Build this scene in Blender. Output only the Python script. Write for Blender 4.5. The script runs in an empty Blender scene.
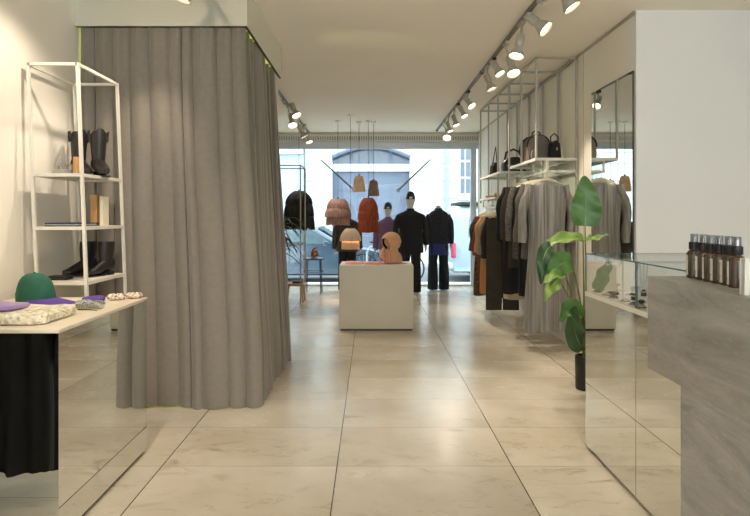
import bpy, bmesh, math, random
from mathutils import Vector, Matrix, Quaternion
S = bpy.context.scene
COL = S.collection
PI = math.pi
F, VX, HY, CH = 570.0, 371.0, 216.0, 1.40   # focal length in pixels, vanishing point, camera height

def P(px, py, Y):
    return Vector(((px - VX) / F * Y, Y, CH - (py - HY) / F * Y))
def lin(c):
    r = []
    for v in c[:3]:
        v /= 255.0
        r.append(v / 12.92 if v <= 0.04045 else ((v + 0.055) / 1.055) ** 2.4)
    return (*r, 1.0)

# ------------------------------------------------------------------ materials
MATS = {}
def newmat(name):
    m = bpy.data.materials.new(name); m.use_nodes = True
    nt = m.node_tree; nt.nodes.clear()
    out = nt.nodes.new('ShaderNodeOutputMaterial')
    MATS[name] = m
    return m, nt, out
def mat(name, rgb, rough=0.5, metal=0.0, spec=0.5, var=0.06, scale=8.0, bump=0.0, bscale=None, stretch=(1, 1, 1), sheen=0.0,
        emit=None, estr=0.0, rgb2=None, coat=0.0, trans=0.0, contrast=None):
    m, nt, out = newmat(name)
    b = nt.nodes.new('ShaderNodeBsdfPrincipled')
    nt.links.new(b.outputs[0], out.inputs[0])
    b.inputs['Roughness'].default_value = rough
    b.inputs['Metallic'].default_value = metal
    b.inputs['Specular IOR Level'].default_value = spec
    b.inputs['Sheen Weight'].default_value = sheen
    b.inputs['Coat Weight'].default_value = coat
    b.inputs['Transmission Weight'].default_value = trans
    if emit:
        b.inputs['Emission Color'].default_value = lin(emit); b.inputs['Emission Strength'].default_value = estr
    tc = nt.nodes.new('ShaderNodeTexCoord'); mp = nt.nodes.new('ShaderNodeMapping')
    mp.inputs['Scale'].default_value = stretch
    nt.links.new(tc.outputs['Object'], mp.inputs[0])
    n = nt.nodes.new('ShaderNodeTexNoise'); n.inputs['Scale'].default_value = scale; n.inputs['Detail'].default_value = 4
    nt.links.new(mp.outputs[0], n.inputs['Vector'])
    cr = nt.nodes.new('ShaderNodeValToRGB')
    c = lin(rgb)
    if rgb2: a, z = c, lin(rgb2)
    else:
        a = tuple(max(0, v * (1 - var)) for v in c[:3]) + (1,); z = tuple(min(1, v * (1 + var)) for v in c[:3]) + (1,)
    lo, hi = contrast or (0.3, 0.7)
    cr.color_ramp.elements[0].position = lo; cr.color_ramp.elements[1].position = hi
    cr.color_ramp.elements[0].color = a; cr.color_ramp.elements[1].color = z
    nt.links.new(n.outputs['Fac'], cr.inputs[0]); nt.links.new(cr.outputs[0], b.inputs['Base Color'])
    if bump:
        n2 = nt.nodes.new('ShaderNodeTexNoise'); n2.inputs['Scale'].default_value = bscale or scale * 6; n2.inputs['Detail'].default_value = 3
        nt.links.new(mp.outputs[0], n2.inputs['Vector'])
        bp = nt.nodes.new('ShaderNodeBump'); bp.inputs['Strength'].default_value = bump; bp.inputs['Distance'].default_value = 0.01
        nt.links.new(n2.outputs['Fac'], bp.inputs['Height']); nt.links.new(bp.outputs[0], b.inputs['Normal'])
    return m
def glassmat(name, tint=(235, 245, 245), base=0.06, gain=0.9, power_ior=1.5):
    """thin pane: see-through, with a mirror-like share that grows at glancing angles"""
    m, nt, out = newmat(name)
    t = nt.nodes.new('ShaderNodeBsdfTransparent'); t.inputs[0].default_value = lin(tint)
    g = nt.nodes.new('ShaderNodeBsdfGlossy'); g.inputs['Roughness'].default_value = 0.0
    lw_ = nt.nodes.new('ShaderNodeLayerWeight'); lw_.inputs[0].default_value = .5
    fr = nt.nodes.new('ShaderNodeMath'); fr.operation = 'POWER'; fr.inputs[1].default_value = 4.0; nt.links.new(lw_.outputs['Facing'], fr.inputs[0])
    ma = nt.nodes.new('ShaderNodeMath'); ma.operation = 'MULTIPLY_ADD'; ma.use_clamp = True
    ma.inputs[1].default_value = gain; ma.inputs[2].default_value = base
    nt.links.new(fr.outputs[0], ma.inputs[0])
    mx = nt.nodes.new('ShaderNodeMixShader')
    nt.links.new(ma.outputs[0], mx.inputs[0]); nt.links.new(t.outputs[0], mx.inputs[1]); nt.links.new(g.outputs[0], mx.inputs[2])
    nt.links.new(mx.outputs[0], out.inputs[0])
    return m
def emission(name, rgb, strength):
    m, nt, out = newmat(name)
    e = nt.nodes.new('ShaderNodeEmission'); e.inputs[0].default_value = lin(rgb); e.inputs[1].default_value = strength
    nt.links.new(e.outputs[0], out.inputs[0])
    return m
def mathn(nt, op, a, b=None, c=None, clamp=False):
    n = nt.nodes.new('ShaderNodeMath'); n.operation = op; n.use_clamp = clamp
    for i, v in enumerate((a, b, c)):
        if v is None: continue
        if isinstance(v, (int, float)): n.inputs[i].default_value = v
        else: nt.links.new(v, n.inputs[i])
    return n.outputs[0]

def floor_mat():
    m, nt, out = newmat('floor_stone')
    b = nt.nodes.new('ShaderNodeBsdfPrincipled'); nt.links.new(b.outputs[0], out.inputs[0])
    tc = nt.nodes.new('ShaderNodeTexCoord')
    sx = nt.nodes.new('ShaderNodeSeparateXYZ'); nt.links.new(tc.outputs['Object'], sx.inputs[0])
    def tile(o, off, step):
        u = mathn(nt, 'DIVIDE', mathn(nt, 'SUBTRACT', o, off), step)
        fr = mathn(nt, 'FRACT', u); fl = mathn(nt, 'FLOOR', u)
        d = mathn(nt, 'MULTIPLY', mathn(nt, 'MINIMUM', fr, mathn(nt, 'SUBTRACT', 1.0, fr)), step)
        return d, fl
    dx, ix = tile(sx.outputs[0], -0.19 - 9.8, 0.98)
    dy, iy = tile(sx.outputs[1], 3.19 - 11.66, 0.583)
    jx = mathn(nt, 'LESS_THAN', dx, 0.0032); jy = mathn(nt, 'LESS_THAN', dy, 0.0022)
    joint = mathn(nt, 'MAXIMUM', jx, mathn(nt, 'MULTIPLY', jy, 0.55))
    cv = nt.nodes.new('ShaderNodeCombineXYZ'); nt.links.new(ix, cv.inputs[0]); nt.links.new(iy, cv.inputs[1])
    wn = nt.nodes.new('ShaderNodeTexWhiteNoise'); nt.links.new(cv.outputs[0], wn.inputs['Vector'])
    # offset pattern per slab
    vm = nt.nodes.new('ShaderNodeVectorMath'); vm.operation = 'MULTIPLY_ADD'
    nt.links.new(wn.outputs['Color'], vm.inputs[0]); vm.inputs[1].default_value = (30, 30, 30); nt.links.new(tc.outputs['Object'], vm.inputs[2])
    mp = nt.nodes.new('ShaderNodeMapping'); mp.inputs['Scale'].default_value = (1.0, 2.6, 1); nt.links.new(vm.outputs[0], mp.inputs[0])
    n1 = nt.nodes.new('ShaderNodeTexNoise'); n1.inputs['Scale'].default_value = 5.5; n1.inputs['Detail'].default_value = 8; n1.inputs['Roughness'].default_value = 0.68
    n1.inputs['Distortion'].default_value = 1.1; nt.links.new(mp.outputs[0], n1.inputs['Vector'])
    n2 = nt.nodes.new('ShaderNodeTexNoise'); n2.inputs['Scale'].default_value = 1.4; n2.inputs['Detail'].default_value = 3; nt.links.new(vm.outputs[0], n2.inputs['Vector'])
    r1 = nt.nodes.new('ShaderNodeValToRGB'); nt.links.new(n2.outputs[0], r1.inputs[0])
    r1.color_ramp.elements[0].color = lin((196, 184, 162)); r1.color_ramp.elements[1].color = lin((222, 212, 194))
    r1.color_ramp.elements[0].position = .3; r1.color_ramp.elements[1].position = .7
    # dark worm-like pits
    v = mathn(nt, 'SUBTRACT', n1.outputs[0], 0.555); v = mathn(nt, 'MULTIPLY', v, 11.0, clamp=True)
    v = mathn(nt, 'MULTIPLY', v, 0.6)
    mx = nt.nodes.new('ShaderNodeMix'); mx.data_type = 'RGBA'; nt.links.new(v, mx.inputs[0]); nt.links.new(r1.outputs[0], mx.inputs[6]); mx.inputs[7].default_value = lin((142, 122, 92))
    tv = mathn(nt, 'MULTIPLY_ADD', wn.outputs['Value'], 0.12, 0.92)
    hs = nt.nodes.new('ShaderNodeHueSaturation'); nt.links.new(tv, hs.inputs['Value']); nt.links.new(mx.outputs[2], hs.inputs['Color'])
    m2 = nt.nodes.new('ShaderNodeMix'); m2.data_type = 'RGBA'; nt.links.new(joint, m2.inputs[0]); nt.links.new(hs.outputs[0], m2.inputs[6]); m2.inputs[7].default_value = lin((88, 76, 60))
    nt.links.new(m2.outputs[2], b.inputs['Base Color'])
    rr = mathn(nt, 'MULTIPLY_ADD', n2.outputs[0], 0.16, 0.16); nt.links.new(mathn(nt, 'MULTIPLY_ADD', v, 0.12, rr), b.inputs['Roughness'])
    b.inputs['Specular IOR Level'].default_value = 0.62
    bp = nt.nodes.new('ShaderNodeBump'); bp.inputs['Strength'].default_value = 0.12; bp.inputs['Distance'].default_value = 0.004
    nt.links.new(mathn(nt, 'SUBTRACT', 1.0, joint), bp.inputs['Height']); nt.links.new(bp.outputs[0], b.inputs['Normal'])
    return m
def travertine_mat():
    m, nt, out = newmat('grey_travertine')
    b = nt.nodes.new('ShaderNodeBsdfPrincipled'); nt.links.new(b.outputs[0], out.inputs[0])
    tc = nt.nodes.new('ShaderNodeTexCoord'); mp = nt.nodes.new('ShaderNodeMapping'); mp.inputs['Scale'].default_value = (1.2, 1.2, 5.5)
    nt.links.new(tc.outputs['Object'], mp.inputs[0])
    n = nt.nodes.new('ShaderNodeTexNoise'); n.inputs['Scale'].default_value = 2.2; n.inputs['Detail'].default_value = 9; n.inputs['Roughness'].default_value = .66; n.inputs['Distortion'].default_value = .6
    nt.links.new(mp.outputs[0], n.inputs['Vector'])
    r = nt.nodes.new('ShaderNodeValToRGB'); nt.links.new(n.outputs[0], r.inputs[0])
    e = r.color_ramp.elements
    e[0].position = .32; e[0].color = lin((140, 136, 131)); e[1].position = .72; e[1].color = lin((192, 187, 180))
    x = e.new(.5); x.color = lin((166, 161, 155))
    mp2 = nt.nodes.new('ShaderNodeMapping'); mp2.inputs['Scale'].default_value = (14, 14, 40); nt.links.new(tc.outputs['Object'], mp2.inputs[0])
    n2 = nt.nodes.new('ShaderNodeTexNoise'); n2.inputs['Scale'].default_value = 2; n2.inputs['Detail'].default_value = 5; nt.links.new(mp2.outputs[0], n2.inputs['Vector'])
    pit = mathn(nt, 'MULTIPLY', mathn(nt, 'SUBTRACT', n2.outputs[0], .58), 7, clamp=True)
    mx = nt.nodes.new('ShaderNodeMix'); mx.data_type = 'RGBA'; nt.links.new(mathn(nt, 'MULTIPLY', pit, .45), mx.inputs[0]); nt.links.new(r.outputs[0], mx.inputs[6]); mx.inputs[7].default_value = lin((196, 186, 172))
    nt.links.new(mx.outputs[2], b.inputs['Base Color'])
    b.inputs['Roughness'].default_value = .45
    bp = nt.nodes.new('ShaderNodeBump'); bp.inputs['Strength'].default_value = .25; bp.inputs['Distance'].default_value = .004
    nt.links.new(n2.outputs[0], bp.inputs['Height']); nt.links.new(bp.outputs[0], b.inputs['Normal'])
    return m
def patterned(name, base, spots, scale=22, thr=.1, rough=.8, third=None):
    m, nt, out = newmat(name)
    b = nt.nodes.new('ShaderNodeBsdfPrincipled'); nt.links.new(b.outputs[0], out.inputs[0]); b.inputs['Roughness'].default_value = rough
    tc = nt.nodes.new('ShaderNodeTexCoord')
    n = nt.nodes.new('ShaderNodeTexNoise'); n.inputs['Scale'].default_value = scale; n.inputs['Detail'].default_value = 3; n.inputs['Distortion'].default_value = 1.5
    nt.links.new(tc.outputs['Object'], n.inputs['Vector'])
    r = nt.nodes.new('ShaderNodeValToRGB'); r.color_ramp.interpolation = 'EASE'
    e = r.color_ramp.elements; e[0].position = .5 - thr; e[0].color = lin(spots); e[1].position = .5; e[1].color = lin(base)
    if third: q = e.new(.62); q.color = lin(third)
    nt.links.new(n.outputs[0], r.inputs[0]); nt.links.new(r.outputs[0], b.inputs['Base Color'])
    bp = nt.nodes.new('ShaderNodeBump'); bp.inputs['Strength'].default_value = .3; bp.inputs['Distance'].default_value = .01
    nt.links.new(n.outputs[0], bp.inputs['Height']); nt.links.new(bp.outputs[0], b.inputs['Normal'])
    return m
def mirror_mat(name, rgb=(228, 230, 226)):
    m, nt, out = newmat(name)
    g = nt.nodes.new('ShaderNodeBsdfGlossy'); g.inputs['Roughness'].default_value = 0.0; g.inputs['Color'].default_value = lin(rgb)
    nt.links.new(g.outputs[0], out.inputs[0])
    return m

M_FLOOR = floor_mat(); M_TRAV = travertine_mat()
M_CEIL = mat('ceiling_paint', (240, 232, 218), .75, var=.015, scale=1.5, spec=.2)
M_WALL = mat('wall_paint', (230, 224, 210), .8, var=.015, scale=2, spec=.2)
M_WALLN = mat('wall_paint_white', (226, 226, 222), .85, var=.012, scale=2, spec=.2)
M_MIRROR = mirror_mat('mirror_silver'); M_MIRROR_G, _nt, _o = newmat('back_painted_glass')
_g = _nt.nodes.new('ShaderNodeBsdfGlossy'); _g.inputs['Roughness'].default_value = 0.0; _g.inputs['Color'].default_value = lin((236, 238, 230))
_d = _nt.nodes.new('ShaderNodeBsdfDiffuse'); _d.inputs['Color'].default_value = lin((236, 238, 228))
_m = _nt.nodes.new('ShaderNodeMixShader'); _m.inputs[0].default_value = .68
_nt.links.new(_d.outputs[0], _m.inputs[1]); _nt.links.new(_g.outputs[0], _m.inputs[2]); _nt.links.new(_m.outputs[0], _o.inputs[0])
M_WHITE = mat('white_lacquer', (228, 224, 212), .4, var=.02)
M_WMETAL = mat('white_powder_coat', (214, 209, 196), .45, var=.03)
M_GMETAL = mat('grey_powder_coat', (168, 164, 154), .45, var=.03)
M_BLACK = mat('black_plastic', (22, 22, 23), .45, var=.1)
M_DARKGAP = mat('plinth_dark', (52, 46, 38), .5, var=.1)
M_TOP = mat('pale_table_top', (222, 210, 186), .45, var=.03, scale=5, stretch=(1, 6, 1))
M_CURT = mat('taupe_curtain', (132, 124, 112), .78, var=.05, scale=30, bump=.12, bscale=260, sheen=.3, spec=.25)
M_GLASS = glassmat('case_glass', (253, 254, 254), .02, .8)
M_WINGLASS = glassmat('window_glass', (246, 250, 250), .01, .35)
M_ALU = mat('window_aluminium', (188, 194, 200), .4, metal=.3, var=.03)
M_SPOT = mat('spot_white', (172, 166, 152), .4, var=.03)
M_LENS = emission('lamp_face', (255, 238, 208), 9.0)
M_TRACK = mat('track_grey', (120, 116, 108), .45, metal=.3, var=.04)
M_LEATHER = mat('black_leather', (30, 27, 25), .42, var=.25, scale=14, bump=.2)
M_SKIN = mat('mannequin_white', (206, 196, 184), .55, var=.03)

# ------------------------------------------------------------------ mesh building
class MB:
    def __init__(s): s.bm = bmesh.new()
    def box(s, a, b, bev=0.0, seg=2, xf=None):
        a, b = Vector(a), Vector(b)
        r = bmesh.ops.create_cube(s.bm, size=1.0)
        vs = r['verts']; c = (a + b) / 2; d = b - a
        for v in vs: v.co = Vector((v.co.x * d.x, v.co.y * d.y, v.co.z * d.z)) + c
        if bev > 0:
            es = {e for v in vs for e in v.link_edges}
            q = bmesh.ops.bevel(s.bm, geom=list(es), offset=bev, segments=seg, profile=.5, affect='EDGES')
            vs = list({v for f in q['faces'] for v in f.verts} | {v for v in vs if v.is_valid})
        if xf is not None:
            for v in vs: v.co = xf @ v.co
        return s
    def rings(s, rings, cap0=True, cap1=True, closed=True):
        bm = s.bm; R = [[bm.verts.new(p) for p in r] for r in rings]
        n = len(R[0])
        for a, b in zip(R, R[1:]):
            for i in range(n if closed else n - 1):
                j = (i + 1) % n
                bm.faces.new((a[i], a[j], b[j], b[i]))
        if closed:
            if cap0: bm.faces.new(R[0][::-1])
            if cap1: bm.faces.new(R[-1])
        return s
    def tube(s, pts, r, n=8, cap=True):
        pts = [Vector(p) for p in pts]
        rs = r if isinstance(r, (list, tuple)) else [r] * len(pts)
        rings = []; up = None
        for i, p in enumerate(pts):
            t = (pts[min(i + 1, len(pts) - 1)] - pts[max(i - 1, 0)]).normalized()
            if up is None:
                up = Vector((0, 0, 1)) if abs(t.z) < .9 else Vector((1, 0, 0))
            x = t.cross(up).normalized(); up = x.cross(t).normalized()
            rr = rs[i]; ra, rb = rr if isinstance(rr, tuple) else (rr, rr)
            rings.append([p + x * (math.cos(2 * PI * k / n) * ra) + up * (math.sin(2 * PI * k / n) * rb) for k in range(n)])
        return s.rings(rings, cap, cap)
    def lathe(s, prof, c=(0, 0, 0), n=24, q=None, cap=True):
        c = Vector(c); rings = []
        for r, z in prof:
            ring = []
            for k in range(n):
                v = Vector((math.cos(2 * PI * k / n) * r, math.sin(2 * PI * k / n) * r, z))
                if q is not None: v = q @ v
                ring.append(c + v)
            rings.append(ring)
        return s.rings(rings, cap, cap)
    def bar(s, a, b, w, h=None):
        """square bar between two points"""
        a, b = Vector(a), Vector(b); h = h or w
        t = (b - a).normalized(); u = Vector((0, 0, 1)) if abs(t.z) < .9 else Vector((0, 1, 0))
        x = t.cross(u).normalized() * (w / 2); y = x.cross(t).normalized() * (h / 2)
        return s.rings([[p - x - y, p + x - y, p + x + y, p - x + y] for p in (a, b)])
    def sheet(s, f, nu, nv, thick=0.0):
        """grid of points f(u,v)"""
        bm = s.bm
        G = [[bm.verts.new(f(i / nu, j / nv)) for i in range(nu + 1)] for j in range(nv + 1)]
        fs = []
        for j in range(nv):
            for i in range(nu):
                fs.append(bm.faces.new((G[j][i], G[j][i + 1], G[j + 1][i + 1], G[j + 1][i])))
        if thick:
            bm.normal_update()
            bmesh.ops.solidify(bm, geom=fs, thickness=thick)
        return s
    def prism(s, poly, axis, a, b, bev=0.0, seg=2):
        """polygon (list of 2D points) extruded along axis 0/1/2 from a to b"""
        def mk(p, t):
            if axis == 0: return Vector((t, p[0], p[1]))
            if axis == 1: return Vector((p[0], t, p[1]))
            return Vector((p[0], p[1], t))
        bm = s.bm
        n0 = len(bm.verts)
        A = [bm.verts.new(mk(p, a)) for p in poly]; B = [bm.verts.new(mk(p, b)) for p in poly]
        fs = [bm.faces.new(A[::-1]), bm.faces.new(B)]
        for i in range(len(poly)):
            j = (i + 1) % len(poly); fs.append(bm.faces.new((A[i], A[j], B[j], B[i])))
        if bev:
            es = {e for f in fs[:2] for e in f.edges}
            bmesh.ops.bevel(bm, geom=list(es), offset=bev, segments=seg, profile=.5, affect='EDGES')
        return s
    def ball(s, c, r, n=16, q=None):
        if isinstance(r, (int, float)): r = (r, r, r)
        m = n // 2; rings = []
        c = Vector(c)
        for j in range(1, m):
            th = PI * j / m
            ring = []
            for k in range(n):
                v = Vector((math.sin(th) * math.cos(2 * PI * k / n) * r[0], math.sin(th) * math.sin(2 * PI * k / n) * r[1], -math.cos(th) * r[2]))
                if q is not None: v = q @ v
                ring.append(c + v)
            rings.append(ring)
        return s.rings(rings)
    def build(s, name, m, parent=None, smooth=True, loc=None):
        bm = s.bm
        bmesh.ops.recalc_face_normals(bm, faces=bm.faces[:])
        me = bpy.data.meshes.new(name); bm.to_mesh(me); bm.free()
        me.materials.append(m)
        if smooth:
            me.polygons.foreach_set('use_smooth', [True] * len(me.polygons))
            try: me.set_sharp_from_angle(angle=math.radians(38))
            except Exception: pass
        o = bpy.data.objects.new(name, me); COL.objects.link(o)
        if parent: o.parent = parent
        if loc: o.location = loc
        return o

def tag(o, label=None, cat=None, group=None, kind=None):
    if label: o['label'] = label
    if cat: o['category'] = cat
    if group: o['group'] = group
    if kind: o['kind'] = kind
    return o
def thing(name, label, cat, loc=(0, 0, 0), group=None, rz=0.0):
    o = bpy.data.objects.new(name, None); COL.objects.link(o)
    o.empty_display_size = .05
    o.location = loc; o.rotation_euler = (0, 0, rz)
    return tag(o, label, cat, group)
def struct(name, mb, m, smooth=False):
    return tag(mb.build(name, m, smooth=smooth), kind='structure')
def copy_tree(o, label=None, loc=None, rz=None, parent=None):
    c = o.copy(); COL.objects.link(c)
    if parent: c.parent = parent
    if label: c['label'] = label
    if loc is not None: c.location = loc
    if rz is not None: c.rotation_euler = (0, 0, rz)
    for ch in list(o.children): copy_tree(ch, parent=c)
    return c
def sm(a, b, t):
    t = max(0, min(1, (t - a) / (b - a))); return t * t * (3 - 2 * t)
def bez(a, b, c, t): return a * (1 - t) ** 2 + b * (2 * t * (1 - t)) + c * t * t

# ------------------------------------------------------------------ room shell
H = 3.06; XL, XR, YW, YN, YB = -2.14, 2.14, 11.40, 4.60, -3.0
XN = 3.6
struct('floor', MB().box((XL - .15, YB - .2, -.12), (XN + .15, YW + .05, 0)), M_FLOOR)
struct('ceiling', MB().box((XL - .15, YB - .2, H), (XN + .15, YW + .15, H + .15)), M_CEIL)
struct('wall_left', MB().box((XL - .15, YB, 0), (XL, YW, H)), M_WALL)
struct('wall_right', MB().box((XR, YN, 0), (XR + .15, YW, H)), M_WALL)
struct('wall_alcove', MB().box((XR, YN - .001, 0), (XN, YN + .15, H)), M_WALLN)
struct('wall_near_right', MB().box((XN, YB, 0), (XN + .15, YN, H)), M_WALLN)
b = MB(); b.box((XL, YB - .15, 0), (XN, YB, .35)); b.box((XL, YB - .15, 2.85), (XN, YB, H)); b.box((XL, YB - .15, .35), (XL + .3, YB, 2.85)); b.box((XN - .3, YB - .15, .35), (XN, YB, 2.85))
struct('wall_rear', b, M_WALLN)
b = MB()
for x in (-.6, .9, 2.2): b.box((x - .03, YB - .1, .35), (x + .03, YB - .04, 2.85))
struct('added_rear_window', b, M_ALU)  # unseen rear window, added to let sky light in from behind the camera
# panel joints on the right wall behind the rails
b = MB()
for y in (5.74, 7.2, 8.65, 10.1): b.box((XR - .004, y - .003, .0), (XR + .001, y + .003, H - .02))
struct('trim_1', b, M_GMETAL)
struct('trim_2', MB().box((XR - .012, YN + .005, H - .025), (XR - .001, YW, H - .002)), M_GMETAL)

# shop window
win = MB()
win.box((XL, YW - .06, 2.74), (XR, YW + .06, 2.86)); win.box((XL, YW - .05, 0), (XR, YW + .05, .035))
win.box((XL, YW - .04, .035), (XL + .07, YW + .04, 2.74))
win.box((1.99, YW - .05, .035), (2.10, YW + .05, 2.74)); win.box((-1.345, YW - .02, .035), (-1.325, YW + .02, 2.74))
w1 = struct('window_1', win, M_ALU)
MB().box((XL + .07, YW - .005, .035), (1.99, YW + .005, 2.74)).build('glass_pane', M_WINGLASS, w1, smooth=False)
MB().box((2.10, YW - .005, .035), (XR, YW + .005, 2.74)).build('glass_pane', M_WINGLASS, w1, smooth=False)
struct('wall_header', MB().box((XL, YW - .02, 2.86), (XR, YW + .06, H)), M_WALLN)
g = thing('ventilation_grille', 'long white slotted ventilation grille above the shop window', 'grille', (0, YW - .05, 2.88))
b = MB(); b.box((XL, -.03, 0), (XR, .029, .02)); b.box((XL, -.03, .11), (XR, .029, .13)); b.build('frame', M_WHITE, g, False)
b = MB()
for i in range(126): x = XL + .02 + i * .034; b.box((x, -.022, .02), (x + .016, .02, .11))
b.build('grille_slats', M_WHITE, g, False)
MB().box((XL, .02, .02), (XR, .0285, .11)).build('back_plate', M_TRACK, g, False)

# ------------------------------------------------------------------ fitting room
VXR, VY0, VY1, VZ = -.894, 4.11, 5.66, 2.77
v = thing('mirrored_valance', 'glossy mirror-like valance box along the ceiling over the taupe curtain', 'valance', (VXR, VY0, VZ))
def vl(x, y, z): return Vector((x - VXR, y - VY0, z - VZ))
MB().box(vl(XL + .001, VY0, VZ), vl(VXR - .012, VY0 + .012, H - .002)).build('front_panel', M_MIRROR_G, v, False)
MB().box(vl(VXR - .012, VY0, VZ), vl(VXR, VY1, H - .002)).build('side_panel', M_MIRROR_G, v, False)
b = MB(); b.box(vl(XL + .012, VY0 + .0, VZ - .005), vl(VXR, VY0 + .02, VZ)); b.box(vl(VXR - .02, VY0 + .02, VZ - .005), vl(VXR, VY1, VZ)); b.build('bottom_rail', M_DARKGAP, v, False)
struct('wall_fitting_room', MB().box((XL, VY1 - .12, 0), (VXR - .03, VY1, VZ + .29)), M_WALL)

random.seed(3)
cur = thing('fitting_room_curtain', 'floor length taupe fabric curtain enclosing the fitting room cubicle', 'curtain', (-1.5, 4.2, 0))
cl = Vector((-1.5, 4.2, 0))
# front panel: a fabric sheet with irregular pleats
NP = 10
pl = [random.uniform(.07, .16) for _ in range(NP)]
tot = sum(pl); cum = [0]
for q in pl: cum.append(cum[-1] + q / tot)
def pleat(u):
    for i in range(NP):
        if u <= cum[i + 1] or i == NP - 1:
            t = (u - cum[i]) / (cum[i + 1] - cum[i]); return (1 - math.sin(PI * min(1, max(0, t))) ** .6 - .4) * (.8 + .3 * math.sin(i * 2.3)), i
def front(u, vv):
    z = .004 + vv * (VZ + .03)
    top = vv
    x0 = XL + .010; x1 = -.795 + (-.915 + .795) * sm(.0, 1.0, vv) ** 1.0 - .0 * vv
    f, i = pleat(u)
    amp = .046 + .006 * math.sin(u * 9 + vv * 2)
    wob = .024 * math.sin(u * 14.5 + .6) * (1 - vv) + .010 * math.sin(u * 5 + vv * 1.7) + .006 * math.sin(u * 95 + 3 * math.sin(u * 7)) * sm(.72, 1, vv)
    x = x0 + (x1 - x0) * u
    y = VY0 + .038 + f * amp + wob
    zz = z + (.004 * math.sin(u * 26) + .012 * (1 - sm(.53, .545, u))) * (1 - vv) ** 4
    return Vector((x, y, zz)) - cl
MB().sheet(front, 260, 40, .003).build('front_curtain', M_CURT, cur)
def side(ya, yb, seed, deep, xt, xb, lean=0.0):
    rr = random.Random(seed); n = max(2, int((yb - ya) / .12)); ph = rr.random() * 6
    def f(u, vv):
        z = .006 + vv * (VZ + .03)
        y = ya + (yb - ya) * u
        gather = sm(.6, 1, vv)
        y += lean * vv * (1 - u)
        a = deep * (1 + .35 * gather) * (.75 + .25 * math.sin(u * n * 2.1 + ph))
        x = xb + (xt - xb) * vv + a * math.sin(u * n * 2 * PI + ph + .5 * math.sin(vv * 2)) + .012 * math.sin(vv * 4 + u * 7)
        return Vector((x, y + .015 * math.sin(u * n * 4 * PI + ph), z)) - cl
    return f
MB().sheet(side(4.20, 5.07, 4, .034, -.965, -.825, .13), 110, 30, .004).build('side_curtain', M_CURT, cur)
MB().sheet(side(5.08, 5.53, 9, .036, -.965, -.805, .13), 110, 30, .004).build('side_curtain', M_CURT, cur)
fl = thing('fitting_room_lamp', 'yellow green glowing lamp glimpsed through the gaps of the fitting room curtain', 'lamp', (-1.5, 5.0, 2.55))
MB().lathe([(.03, .0), (.03, .12)], (0, 0, .09)).build('lamp_base', M_WHITE, fl)
MB().tube([(0, 0, .2), (0, 0, .505)], .006).build('cable', M_BLACK, fl)
MB().ball((0, 0, 0), .09).build('globe', emission('green_globe', (214, 232, 120), 3.0), fl)
L = bpy.data.lights.new('cubicle_glow', 'POINT'); L.energy = 16; L.color = (.80, 1.0, .25); L.shadow_soft_size = .1
lo = bpy.data.objects.new('cubicle_glow', L); COL.objects.link(lo); lo.parent = fl; lo.location = (0, 0, -.16)

# ------------------------------------------------------------------ left display table
TX, TY0, TY1, TZ, TXL = -1.332, 2.43, 3.385, .918, -2.10
t = thing('display_table', 'mirror sided display table with pale top in the left foreground', 'table', (TX, TY0, 0))
def tl(x, y, z): return Vector((x - TX, y - TY0, z))
MB().box(tl(TXL, TY0 - .006, TZ - .018), tl(TX + .006, TY1, TZ), .003).build('tabletop', M_TOP, t)
MB().box(tl(TX - .008, TY0 + .0, .02), tl(TX, TY1, TZ - .018)).build('mirror_panel', M_MIRROR, t, False)
MB().box(tl(TXL, TY0, .02), tl(TX - .008, TY0 + .008, TZ - .018)).build('mirror_panel', M_MIRROR, t, False)
b = MB(); b.box(tl(TXL, TY0 + .008, .02), tl(TXL + .008, TY1, TZ - .018)); b.box(tl(TXL + .008, TY1 - .008, .02), tl(TX - .008, TY1, TZ - .018)); b.build('back_panel', M_WHITE, t, False)
MB().box(tl(TXL + .02, TY0 + .02, 0), tl(TX - .014, TY1 - .01, .02)).build('plinth', M_DARKGAP, t, False)

# folded lace blanket
M_LACE = patterned('cream_lace', (226, 216, 186), (176, 166, 136), 30, .16, .9, third=(240, 234, 214))
def folded(name, label, cat, x0, x1, y0, y1, z0, h, m, layers=3, seed=1, skew=0.0, group=None):
    rr = random.Random(seed); b = MB()
    root = thing(name, label, cat, ((x0 + x1) / 2, (y0 + y1) / 2, z0), group)
    cx, cy = (x0 + x1) / 2, (y0 + y1) / 2
    for k in range(layers):
        hz = h / layers; n = 44
        ins = rr.uniform(0, .012); ph = rr.random() * 6
        a, c = (x1 - x0) / 2 - ins, (y1 - y0) / 2 - ins
        def ring(z, sh):
            out = []
            for i in range(n):
                an = 2 * PI * i / n; ca, sa = math.cos(an), math.sin(an)
                e = .32
                px = math.copysign(abs(ca) ** e, ca) * (a - sh); py = math.copysign(abs(sa) ** e, sa) * (c - sh)
                wv = 1 + .012 * math.sin(an * 7 + ph) + .008 * math.sin(an * 13 + k)
                zz = z + .004 * math.sin(px * 26 + ph) * math.sin(py * 31 + k)
                out.append(Vector((px * wv + skew * py, py * wv, zz)))
            return out
        zb = k * hz
        b.rings([ring(zb + .0015, hz * .35), ring(zb + hz * .2, hz * .08), ring(zb + hz * .5, 0), ring(zb + hz * .8, hz * .08), ring(zb + hz * .97, hz * .4), ring(zb + hz * 1.0, a * .5)])
    o = b.build(name + '_cloth', m, root)
    return root
folded('lace_blanket', 'folded cream lace blanket lying at the front edge of the mirrored table', 'blanket', -2.02, -1.425, 2.475, 2.83, TZ, .05, M_LACE, 1, 5, .0)
M_LILAC = mat('lilac_fleece', (160, 132, 186), .9, var=.12, scale=10, bump=.2, sheen=.4)
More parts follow.
